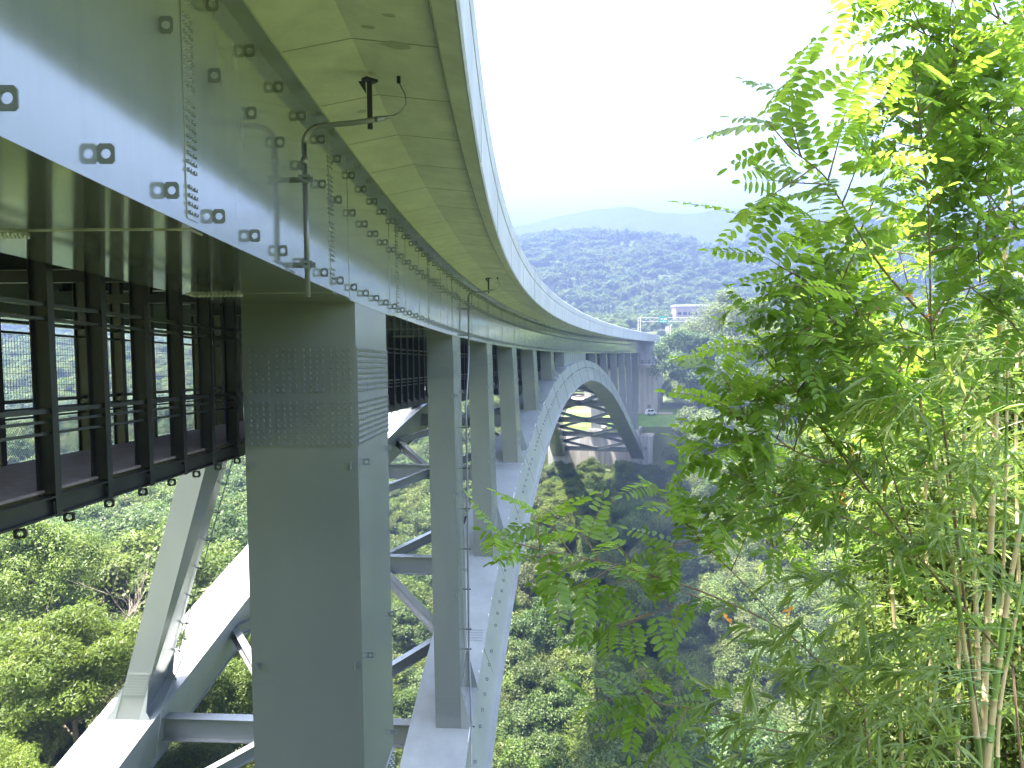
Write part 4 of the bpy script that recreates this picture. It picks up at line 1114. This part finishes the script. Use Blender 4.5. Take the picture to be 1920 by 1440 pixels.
def scatter(name, pts, keys, label, seed=0):
    """one object of kind stuff: crown meshes instanced on points (geometry nodes)"""
    me = bpy.data.meshes.new(name); me.from_pydata([(p[0], p[1], p[2]) for p in pts], [], [])
    a = me.attributes.new('scl', 'FLOAT', 'POINT'); a.data.foreach_set('value', np.array([p[4] for p in pts], dtype=np.float32))
    a = me.attributes.new('rz', 'FLOAT', 'POINT'); a.data.foreach_set('value', np.array([p[5] for p in pts], dtype=np.float32))
    a = me.attributes.new('ki', 'INT', 'POINT'); a.data.foreach_set('value', np.array([keys.index(p[3]) for p in pts], dtype=np.int32))
    o = bpy.data.objects.new(name, me); COL.objects.link(o); tag(o, label, 'trees', kind='stuff')
    ng = bpy.data.node_groups.new(name+'_nodes', 'GeometryNodeTree'); ng.interface.new_socket('Geometry', in_out='INPUT', socket_type='NodeSocketGeometry'); ng.interface.new_socket('Geometry', in_out='OUTPUT', socket_type='NodeSocketGeometry')
    gi = ng.nodes.new('NodeGroupInput'); go = ng.nodes.new('NodeGroupOutput'); join = ng.nodes.new('GeometryNodeJoinGeometry')
    def attr(nm, ty):
        n = ng.nodes.new('GeometryNodeInputNamedAttribute'); n.data_type = ty; n.inputs['Name'].default_value = nm; return n.outputs['Attribute']
    sc_a = attr('scl', 'FLOAT'); rz_a = attr('rz', 'FLOAT'); ki = attr('ki', 'INT')
    cx = ng.nodes.new('ShaderNodeCombineXYZ'); ng.links.new(rz_a, cx.inputs['Z'])
    for i, k in enumerate(keys):
        src = bpy.data.objects.new('crown_source', protos[k][0])       # never linked to the scene
        oi = ng.nodes.new('GeometryNodeObjectInfo'); oi.inputs['Object'].default_value = src; oi.inputs['As Instance'].default_value = True
        cmp_ = ng.nodes.new('FunctionNodeCompare'); cmp_.data_type = 'INT'; cmp_.operation = 'EQUAL'; cmp_.inputs[3].default_value = i
        ng.links.new(ki, cmp_.inputs[2])
        ip = ng.nodes.new('GeometryNodeInstanceOnPoints')
        ng.links.new(gi.outputs[0], ip.inputs['Points']); ng.links.new(cmp_.outputs[0], ip.inputs['Selection'])
        ng.links.new(oi.outputs['Geometry'], ip.inputs['Instance']); ng.links.new(sc_a, ip.inputs['Scale'])
        e2r = ng.nodes.new('FunctionNodeEulerToRotation'); ng.links.new(cx.outputs[0], e2r.inputs[0]); ng.links.new(e2r.outputs[0], ip.inputs['Rotation'])
        ng.links.new(ip.outputs[0], join.inputs[0])
    ng.links.new(join.outputs[0], go.inputs[0])
    md = o.modifiers.new('trees', 'NODES'); md.node_group = ng
    return o
scatter('valley_forest', rest, ['na', 'nb', 'nc', 'ma', 'mb', 'mc', 'md', 'me', 'sa', 'sb', 'sc'], 'dense broadleaf forest filling the valley sides')
# hill forest
pts = []
y = 425.0
while y < 1010:
    sp = 8.5+(y-425)*0.006
    x = -0.72*y
    while x < 0.72*y:
        xx = x+rt.uniform(-.45, .45)*sp; yy = y+rt.uniform(-.45, .45)*sp
        pxx = 960+1451*xx/yy
        if not (460 < pxx < 930) :
            u = rt.random(); cl = vnoise(np.array(xx/60), np.array(yy/60), 9)
            key = 'fd' if cl > 0.80 else ('fa' if u < .5 else 'fb' if u < .8 else 'fc')
            pts.append([xx, yy, float(height(xx, yy))-1.0, key, rt.uniform(0.75, 1.3)*(1.15 if yy > 600 else 0.95), rt.uniform(0, 6.28)])
        x += sp
    y += sp*0.95
pts = [p for p in pts if not (p[1] < 470 and 1260 < 960+1451*p[0]/p[1] < 1330)]
scatter('hill_forest', pts, ['fa', 'fb', 'fc', 'fd'], 'hazy wooded hillside behind the far end of the bridge')
print('trees', len(things), len(rest), len(pts))
# low ground cover on slopes
gc = []
for k in range(5200):
    y = 30+200*rt.random()**0.7; x = rt.uniform(-0.75, 0.42)*y
    s, o = s_off(x, y); v = y+0.28*(min(max(x, -60), 70)-42)
    if v > 224 and -40 < o < 13: continue
    px, py, yc = cam_px(x, y, float(height(x, y)))
    if not (-40 < px < 1960 and py < 1500): continue
    gc.append([x, y, float(height(x, y))-0.5, ['sa', 'sb', 'sc'][int(rt.random()*3)], rt.uniform(0.35, 0.7), rt.uniform(0, 6.28)])
scatter('undergrowth', gc, ['sa', 'sb', 'sc'], 'low green undergrowth covering the valley slopes')

# ------------------------------------------------------------------ foreground plants
prg = random.Random(77); pn = np.random.default_rng(78)
G = 1.6
def fp(px, py, d):
    d = d*G
    dx = px-960; dy = py-720
    dyy = (dy+0.009*dx); dxx = dx-0.009*dyy
    zc = -dyy/FPX; xc = dxx/FPX; cp, sp = math.cos(PITCH), math.sin(PITCH)
    yw = cp+zc*sp; zw = -sp+zc*cp
    return Vector((xc*d/yw, d, zw*d/yw))
class Leaves:
    def __init__(s): s.o = []; s.ax = []; s.nm = []; s.L = []; s.W = []; s.dr = []
    def add(s, o, ax, nm, L, W, dr=0.0):
        s.o.append(tuple(o)); s.ax.append(tuple(ax)); s.nm.append(tuple(nm)); s.L.append(L); s.W.append(W); s.dr.append(dr)
    def mesh(s, name, m, prof, mi=None):
        O = np.array(s.o); A = np.array(s.ax); N = np.array(s.nm); L = np.array(s.L)[:, None]; W = np.array(s.W)[:, None]; D = np.array(s.dr)[:, None]
        A /= np.linalg.norm(A, axis=1, keepdims=True); B = np.cross(N, A); B /= np.linalg.norm(B, axis=1, keepdims=True)+1e-9; N = np.cross(A, B)
        rows = []
        for t, w in prof:
            mid = O+A*L*t-N*0.0+np.array([0, 0, -1.0])*(D*L*t*t); fold = W*w*0.22
            rows += [mid-B*W*w/2+N*fold, mid, mid+B*W*w/2+N*fold]
        k = len(prof); V = np.stack(rows, 1).reshape(-1, 3); n = len(O)
        base = (np.arange(n)*3*k)[:, None]
        F = []
        for r in range(k-1):
            for c in (0, 1): F.append(base+np.array([r*3+c, r*3+c+1, r*3+c+4, r*3+c+3])[None])
        F = np.stack(F, 1).reshape(-1, 4)
        me = quad_mesh(name, V, m, faces=F); me.polygons.foreach_set('use_smooth', [True]*len(me.polygons)); return me
OVAL = [(0, .18), (.12, .66), (.35, .98), (.62, 1.0), (.86, .66), (1, .16)]
LANCE = [(0, .12), (.08, .6), (.28, 1.0), (.6, .72), (.85, .32), (1, .02)]
def rvec(r=1.0): return Vector((prg.gauss(0, r), prg.gauss(0, r), prg.gauss(0, r)))
def compound(lv, stems, p, d, L, leaf=0.037*G):
    """pinnate leaf: rachis from p along d with opposite oval leaflets"""
    d = d.normalized(); side = d.cross(Vector((0, 0, 1)))
    if side.length < 0.2: side = Vector((1, 0, 0))
    side = side.normalized(); roll = prg.gauss(0, 0.5)
    nrm = side.cross(d).normalized(); side = (side*math.cos(roll)+nrm*math.sin(roll)).normalized(); nrm = side.cross(d).normalized()
    n = max(4, int(L/0.0190)); L = L*G; dr = prg.uniform(0.05, 0.55); pts = []
    q = Vector(p); dd = d.copy()
    step = L/n; fold = prg.uniform(-0.15, 0.5)
    for k in range(n+1):
        pts.append(q.copy())
        if k >= 1:
            t = k/n; sz = leaf*(0.72+0.5*math.sin(math.pi*min(1, t*0.8+0.15)))*prg.uniform(.9, 1.1)
            for sg_ in (-1, 1):
                ax = side*sg_+dd*0.30-nrm*0.0+Vector((0, 0, -fold))+rvec(0.10)
                nn = nrm+rvec(0.20)+side*sg_*fold*0.6
                if prg.random() > 0.03: lv.add(q+side*sg_*0.002, ax, nn, sz, sz*prg.uniform(.40, .48), prg.uniform(0, .12))
        dd = (dd+Vector((0, 0, -dr*0.11))).normalized(); q = q+dd*step
    lv.add(q, dd, nrm, leaf, leaf*0.45)
    stems.tube(pts, [0.0016]+[0.0011]*(len(pts)-1), 3)
def smooth_line(pts, n=5):
    out = []
    for i in range(len(pts)-1):
        p0 = pts[max(0, i-1)]; p1 = pts[i]; p2 = pts[i+1]; p3 = pts[min(len(pts)-1, i+2)]
        for k in range(n):
            t = k/n; out.append(0.5*((2*p1)+(p2-p0)*t+(2*p0-5*p1+4*p2-p3)*t*t+(-p0+3*p1-3*p2+p3)*t**3))
    out.append(pts[-1]); return out
def twig(lv, stems, p, d, L, r=0.003, every=0.040, leafL=(0.13, 0.22), bend=0.15, start=0.15):
    pts = [Vector(p)]; dd = d.normalized(); n = max(3, int(L/every)); sd = 1; L = L*G; r = r*G
    for k in range(n):
        dd = (dd+rvec(0.05)+Vector((0, 0, bend*0.1))).normalized(); pts.append(pts[-1]+dd*(L/n))
        if k/n >= start:
            side = dd.cross(Vector((0, 0, 1))); side = side.normalized() if side.length > .1 else Vector((1, 0, 0))
            up = side.cross(dd)
            a = prg.uniform(-0.9, 0.9); ld = side*sd*math.cos(a)+up*math.sin(a)+dd*0.65+Vector((0, 0, .05)); sd = -sd
            compound(lv, stems, pts[-1], ld, prg.uniform(*leafL)*(1-0.45*(k/n)**3))
    stems.tube(pts, [r*(1-0.7*k/n) for k in range(n+1)], 5)
def branch(lv, stems, pix, r0, r1, ntw, leafy=0.3, tw=(0.22, 0.45), lead=True, every=0.040):
    pts = smooth_line([fp(*q) for q in pix]); n = len(pts)
    stems.tube(pts, [r0+(r1-r0)*k/(n-1) for k in range(n)], 7)
    for k in range(ntw):
        t = leafy+(1-leafy)*(k+prg.random())/ntw; i = min(n-2, int(t*(n-1))); p = pts[i].lerp(pts[i+1], t*(n-1)-i); d = (pts[i+1]-pts[i]).normalized()
        sd = d.cross(Vector((0, 1, 0))).normalized()*(1 if k % 2 else -1)
        twig(lv, stems, p, d*0.7+sd*0.8+rvec(0.30), prg.uniform(*tw), every=every)
    i0 = int(leafy*n)
    for i in range(i0, n-1):
        m = 1 if prg.random() < 0.55 else 0
        for j in range(m):
            p = pts[i].lerp(pts[i+1], j/m); d = (pts[i+1]-pts[i]).normalized(); compound(lv, stems, p, d*0.5+rvec(0.6), prg.uniform(.13, .2))
    if lead: twig(lv, stems, pts[-1], pts[-1]-pts[-2], prg.uniform(.12, .22), start=0.0)

lv = Leaves(); st = MB()
# upper sapling: main stem and its boughs (pixel column, row, distance in metres)
branch(lv, st, [(1850, 1500, 3.4), (1800, 1050, 3.1), (1765, 760, 2.9), (1745, 605, 2.75)], .010, .006, 5, .5)
branch(lv, st, [(1745, 605, 2.75), (1690, 545, 2.6), (1645, 490, 2.5), (1600, 420, 2.45), (1550, 335, 2.4), (1490, 285, 2.35)], .008, .003, 9, .35, (.14, .30))
branch(lv, st, [(1690, 545, 2.6), (1620, 590, 2.5), (1560, 550, 2.45), (1500, 520, 2.4)], .006, .003, 8, .15, (.14, .28))
branch(lv, st, [(1745, 605, 2.75), (1800, 520, 2.8), (1880, 430, 2.8), (1960, 330, 2.9)], .008, .004, 9, .2)
branch(lv, st, [(1745, 605, 2.75), (1742, 420, 2.7), (1732, 290, 2.65), (1722, 205, 2.6)], .006, .003, 9, .2, (.14, .26))
branch(lv, st, [(1960, 260, 3.0), (1880, 160, 2.8), (1800, 95, 2.7), (1730, 62, 2.65)], .008, .003, 9, .1, (.16, .32))
branch(lv, st, [(1990, 110, 3.0), (1880, 40, 2.8), (1800, -20, 2.75), (1740, -60, 2.7)], .007, .003, 8, .1, (.2, .4))
branch(lv, st, [(1960, 330, 2.9), (1900, 250, 2.9), (1830, 220, 2.8), (1790, 190, 2.7)], .006, .003, 9, .1, (.2, .4))
branch(lv, st, [(1980, 480, 3.0), (1900, 420, 2.9), (1830, 330, 2.8), (1790, 270, 2.8)], .006, .003, 9, .1, (.2, .4))
branch(lv, st, [(1800, 520, 2.8), (1850, 560, 2.8), (1900, 560, 2.9)], .005, .003, 6, .1, (.2, .35))
branch(lv, st, [(1765, 700, 2.85), (1690, 650, 2.7), (1600, 640, 2.6), (1560, 600, 2.5)], .006, .003, 8, .2, (.14, .3))
for k in range(12):
    x = prg.uniform(1690, 1950); y = prg.uniform(150, 640); 
    if x < 1760 and y < 420: continue
    twig(lv, st, fp(x, y, prg.uniform(2.7, 3.6)), Vector((-0.6, 0, 0.4))+rvec(0.5), prg.uniform(.2, .4))
st.tube(smooth_line([fp(*q) for q in [(2010, 1900, 3.3), (1995, 1000, 3.2), (1982, 480, 3.0), (1961, 330, 2.9), (1961, 260, 3.0), (1990, 110, 3.0)]]), .007, 7)
lt = empty('locust_sapling', fp(1850, 1500, 3.4)); tag(lt, 'tall locust sapling with feathery oval leaflets filling the upper right corner', 'tree')
link('foliage', lv.mesh('foliage', M['locust'], OVAL), lt); st.build('stem', M['twig'], lt, smooth=True)

lv = Leaves(); st = MB()
branch(lv, st, [(1900, 1250, 3.3), (1720, 1040, 3.0), (1600, 880, 2.8), (1530, 790, 2.7), (1490, 730, 2.6), (1450, 690, 2.55)], .010, .003, 7, .3, (.16, .36))
branch(lv, st, [(1600, 880, 2.8), (1500, 850, 2.7), (1440, 810, 2.6), (1390, 785, 2.5)], .006, .003, 5, .25, (.14, .3))
branch(lv, st, [(1720, 1040, 3.0), (1560, 960, 2.8), (1480, 935, 2.7), (1410, 905, 2.6)], .007, .003, 6, .25, (.14, .32))
branch(lv, st, [(1720, 1040, 3.0), (1640, 800, 3.0), (1560, 700, 2.9), (1520, 650, 2.8)], .006, .003, 5, .2, (.16, .34))
branch(lv, st, [(1810, 1145, 3.15), (1765, 850, 3.2), (1695, 770, 3.1), (1640, 720, 3.0)], .006, .003, 5, .2, (.16, .34))
for k in range(16):
    x = prg.uniform(1480, 1940); y = prg.uniform(640, 1160)
    if x+0.35*(y-640) < 1560: continue
    twig(lv, st, fp(x, y, prg.uniform(2.9, 4.2)), Vector((-0.8, 0, 0.2))+rvec(0.5), prg.uniform(.22, .45))
lt = empty('locust_sapling', fp(1900, 1400, 3.4)); tag(lt, 'middle locust sapling reaching left over the valley behind the bamboo culms', 'tree')
st.tube([fp(1898, 1248, 3.3), fp(1930, 1600, 3.5), fp(1935, 1900, 3.6)], [.008, .010, .012], 7)
link('foliage', lv.mesh('foliage', M['locust'], OVAL), lt); st.build('stem', M['twig'], lt, smooth=True)

lv = Leaves(); st = MB()
branch(lv, st, [(1620, 1330, 3.0), (1480, 1190, 2.9), (1330, 1115, 2.75), (1240, 1085, 2.65), (1150, 1058, 2.6), (1075, 1042, 2.55), (1010, 1030, 2.5)], .007, .002, 9, .42, (.10, .2))
branch(lv, st, [(1480, 1190, 2.9), (1400, 1100, 2.8), (1330, 1030, 2.7), (1290, 985, 2.7)], .004, .0025, 2, .4, (.12, .2))

branch(lv, st, [(1330, 1115, 2.75), (1270, 1135, 2.7), (1220, 1150, 2.65)], .003, .0015, 4, .1, (.1, .2))
branch(lv, st, [(1620, 1390, 3.0), (1450, 1370, 2.9), (1330, 1335, 2.8), (1240, 1320, 2.7), (1190, 1315, 2.7)], .005, .002, 4, .45, (.1, .2))
lt = empty('locust_sapling', fp(1640, 1500, 2.8)); tag(lt, 'low locust sapling whose long branch reaches left across the bridge rib', 'tree')
st.tube([fp(1620, 1330, 2.7), fp(1640, 1500, 2.8), fp(1650, 1950, 2.9)], [.007, .009, .010], 7)
link('foliage', lv.mesh('foliage', M['locust'], OVAL), lt); st.build('stem', M['twig'], lt, smooth=True)

# bamboo clump
bb = empty('bamboo_clump', fp(1830, 1800, 3.4)); tag(bb, 'clump of thin bamboo with tan sheathed culms at the lower right', 'bamboo')
culms = [([(1835, 1900, 3.4), (1842, 1440, 3.4), (1862, 900, 3.4), (1876, 600, 3.4), (1900, 250, 3.45), (1925, -60, 3.5)], .020, .008, 'culm_tan'),
         ([(1880, 1900, 3.2), (1838, 1440, 3.1), (1812, 1240, 3.1), (1770, 960, 3.0), (1712, 700, 2.95), (1690, 640, 2.9)], .017, .004, 'culm_tan'),
         ([(1700, 1800, 3.6), (1688, 1350, 3.6), (1672, 1100, 3.6), (1660, 960, 3.55), (1652, 700, 3.5), (1652, 600, 3.5)], .012, .007, 'culm_tan'),
         ([(1850, 1900, 3.9), (1835, 1300, 3.9), (1825, 950, 3.9), (1835, 750, 3.9)], .018, .010, 'culm_tan'),
         ([(1800, 1900, 3.0), (1850, 1440, 3.0), (1872, 1250, 3.0), (1905, 1030, 3.0), (1960, 800, 3.1)], .018, .008, 'culm_green'),
         ([(1790, 1900, 3.8), (1795, 1440, 3.8), (1800, 1000, 3.8), (1810, 780, 3.8)], .015, .009, 'culm_green'),
         ([(1905, 1900, 2.7), (1870, 1440, 2.7), (1900, 1180, 2.7), (1965, 900, 2.7)], .010, .005, 'culm_green'),
         ([(1850, 1900, 3.3), (1858, 1440, 3.3), (1880, 1100, 3.3), (1890, 640, 3.3)], .012, .006, 'culm_green'),
         ([(1925, 1900, 4.2), (1915, 1300, 4.2), (1905, 800, 4.2), (1915, 500, 4.2)], .014, .007, 'culm_green'),
         ([(1740, 1900, 4.3), (1745, 1300, 4.3), (1735, 950, 4.3), (1745, 800, 4.3)], .013, .008, 'culm_tan')]
lv = Leaves(); cl = []
for pix, r0, r1, cm in culms:
    r0 *= 1.35; r1 *= 1.5
    pts = smooth_line([fp(*q) for q in pix], 6); n = len(pts); cl.append(pts)
    mb = MB(); acc = 0; seg = []; nodes = 0
    P2 = [pts[0]]; R2 = [r0]; nxt = 0.22; m2 = []
    for k in range(1, n):
        a0, b0 = pts[k-1], pts[k]; ln = (b0-a0).length; t0 = acc
        while nxt < acc+ln:
            q = a0.lerp(b0, (nxt-acc)/ln); rr = r0+(r1-r0)*(k-1)/(n-1); u = (b0-a0).normalized()
            P2 += [q-u*.008, q-u*.002, q+u*.002, q+u*.008]; R2 += [rr, rr*1.22, rr*1.22, rr*0.94]; nxt += 0.27
        acc += ln; P2.append(b0); R2.append(r0+(r1-r0)*k/(n-1))
    nf0 = 0; mb.tube(P2, R2, 9)
    # sheathed stretches are tan, bare stretches green
    for i in range(len(mb.m)):
        ring = i//9; mb.m[i] = 1 if (ring//4) % (3 if cm == 'culm_tan' else 2) == 2 or (cm == 'culm_green' and (ring//4) % 2) else 0
    ms = [M['culm_tan'], M['culm_green']] if cm == 'culm_tan' else [M['culm_green'], M['culm_tan']]
    mb.build('culm', ms, bb, smooth=True)
bst = MB()
def fan(p, d, n, L=(0.10, 0.19)):
    d = d.normalized(); side = d.cross(Vector((0, 0, 1))); side = side.normalized() if side.length > .1 else Vector((1, 0, 0))
    for k in range(n):
        a = (k-(n-1)/2)*prg.uniform(.25, .45)
        ax = d*math.cos(a)+side*math.sin(a)+Vector((0, 0, prg.uniform(-.45, .3)))+rvec(.16)
        ll = prg.uniform(*L); lv.add(p-d*0.012*k, ax, Vector((0, 0, 1))+rvec(.45), ll, ll*prg.uniform(.12, .17), prg.uniform(.0, .45))
def btwig(p, d, L):
    n = max(4, int(L/0.06)); L = L*G; pts = [Vector(p)]; d = d.normalized()
    for k in range(n):
        d = (d+Vector((0, 0, -0.05))+rvec(.05)).normalized(); pts.append(pts[-1]+d*L/n)
        if k > n*0.25:
            s2 = d+rvec(.6); q = pts[-1]+s2.normalized()*prg.uniform(.03, .08); bst.tube([pts[-1], q], .0012, 3); fan(q, s2, prg.randint(3, 5))
    fan(pts[-1], d, prg.randint(4, 6)); bst.tube(pts, [.0026*(1-.6*k/n) for k in range(n+1)], 4)
for pts in cl:
    n = len(pts)
    for k in range(14):
        i = prg.randint(n//3, n-1)
        sd = prg.choice([-1, -1, 1]); btwig(pts[i], Vector((sd*0.9, prg.uniform(-.7, .5), prg.uniform(-.1, .6))), prg.uniform(.25, .75))
bro = []
for k in range(135):
    x = prg.uniform(1420, 1960); y = prg.uniform(700, 1480)
    if x < 1580 and prg.random() < .75: continue
    if x < 1560 and y < 900 and prg.random() < .7: continue
    btwig(fp(x, y, prg.uniform(2.5, 5.2)), Vector((prg.uniform(-1, .2), prg.uniform(-.6, .4), prg.uniform(-.3, .5))), prg.uniform(.2, .5))
for pix in ([(1800, 1500, 2.9), (1640, 1300, 2.8), (1560, 1230, 2.7), (1500, 1190, 2.6)], [(1850, 1300, 2.8), (1650, 1150, 2.7), (1560, 1120, 2.6)], [(1750, 1560, 2.9), (1600, 1400, 2.8), (1540, 1350, 2.7), (1460, 1310, 2.6)],
            [(1700, 1560, 2.9), (1560, 1440, 2.8), (1450, 1420, 2.7)], [(1800, 1000, 2.9), (1650, 930, 2.7), (1540, 920, 2.6), (1470, 935, 2.5)], [(1960, 700, 2.6), (1860, 640, 2.5), (1760, 650, 2.4)], [(1960, 820, 2.5), (1800, 700, 2.4), (1720, 740, 2.35)]):
    pts = smooth_line([fp(*q) for q in pix], 4); bst.tube(pts, [.004*(1-.6*k/len(pts)) for k in range(len(pts))], 5)
    for i in range(len(pts)//4, len(pts)):
        for j in range(1): btwig(pts[i], Vector((-.8, prg.uniform(-.5, .5), prg.uniform(-.5, .5))), prg.uniform(.12, .28))
link('foliage', lv.mesh('foliage', M['bambooleaf'], LANCE), bb); bst.build('twig', M['culm_green'], bb)
# a few withered leaves
wl = Leaves()
for px, py, d in ((1705, 555, 2.6), (1745, 590, 2.7), (1575, 925, 2.6), (1578, 945, 2.6), (1480, 1145, 2.3), (1362, 1160, 2.2), (1885, 640, 3.3), (1600, 845, 2.7)):
    for k in range(3): wl.add(fp(px, py, d), rvec(1), rvec(1), .035, .018, .3)
link('withered_leaf', wl.mesh('withered_leaf', M['orange'], OVAL), bb)
proto('ba', 31, 4.2, 2.9, 46, 70000, 0.085, 'leaf_a', base=0.05); proto('bc', 32, 4.5, 2.6, 40, 60000, 0.085, 'leaf_b', base=0.05); protos['bb'] = protos['ba']
LM.update({'ba': 'oak_foliage', 'bb': 'oak_foliage', 'bc': 'yellow_green_foliage'})
# leafy bushes filling the bank behind the bamboo
for (px, py, d, key, h, lab) in ((1800, 1420, 7.5, 'ba', 3.4, 'dense green bush directly behind the bamboo culms'), (1960, 1150, 8, 'bc', 3.8, 'yellow green bush at the right edge behind the bamboo'), (1560, 1700, 8.5, 'bb', 2.6, 'low greyish bush at the bottom edge left of the bamboo'), (1900, 900, 10, 'ba', 5.0, 'taller green bush behind the upper bamboo culms')):
    p = fp(px, py, d/G); put_tree(p.x, p.y, p.z-h*0.55, key, h/protos[key][2], px*1.0, lab, None, 'shrub', 0.75)

# ------------------------------------------------------------------ haze
hz = bpy.data.materials.new('haze_air'); hz.use_nodes = True
n = hz.node_tree; n.nodes.clear(); ho = n.nodes.new('ShaderNodeOutputMaterial'); pv = n.nodes.new('ShaderNodeVolumePrincipled')
pv.inputs['Color'].default_value = (0.108, 0.146, 0.262, 1); pv.inputs['Density'].default_value = 0.00150; pv.inputs['Anisotropy'].default_value = 0.35
n.links.new(pv.outputs[0], ho.inputs['Volume'])
mb = MB(); mb.box(-3080, 3120, -130, 3600, -330, 300); hb = mb.build('haze', hz); tag(hb, kind='stuff')
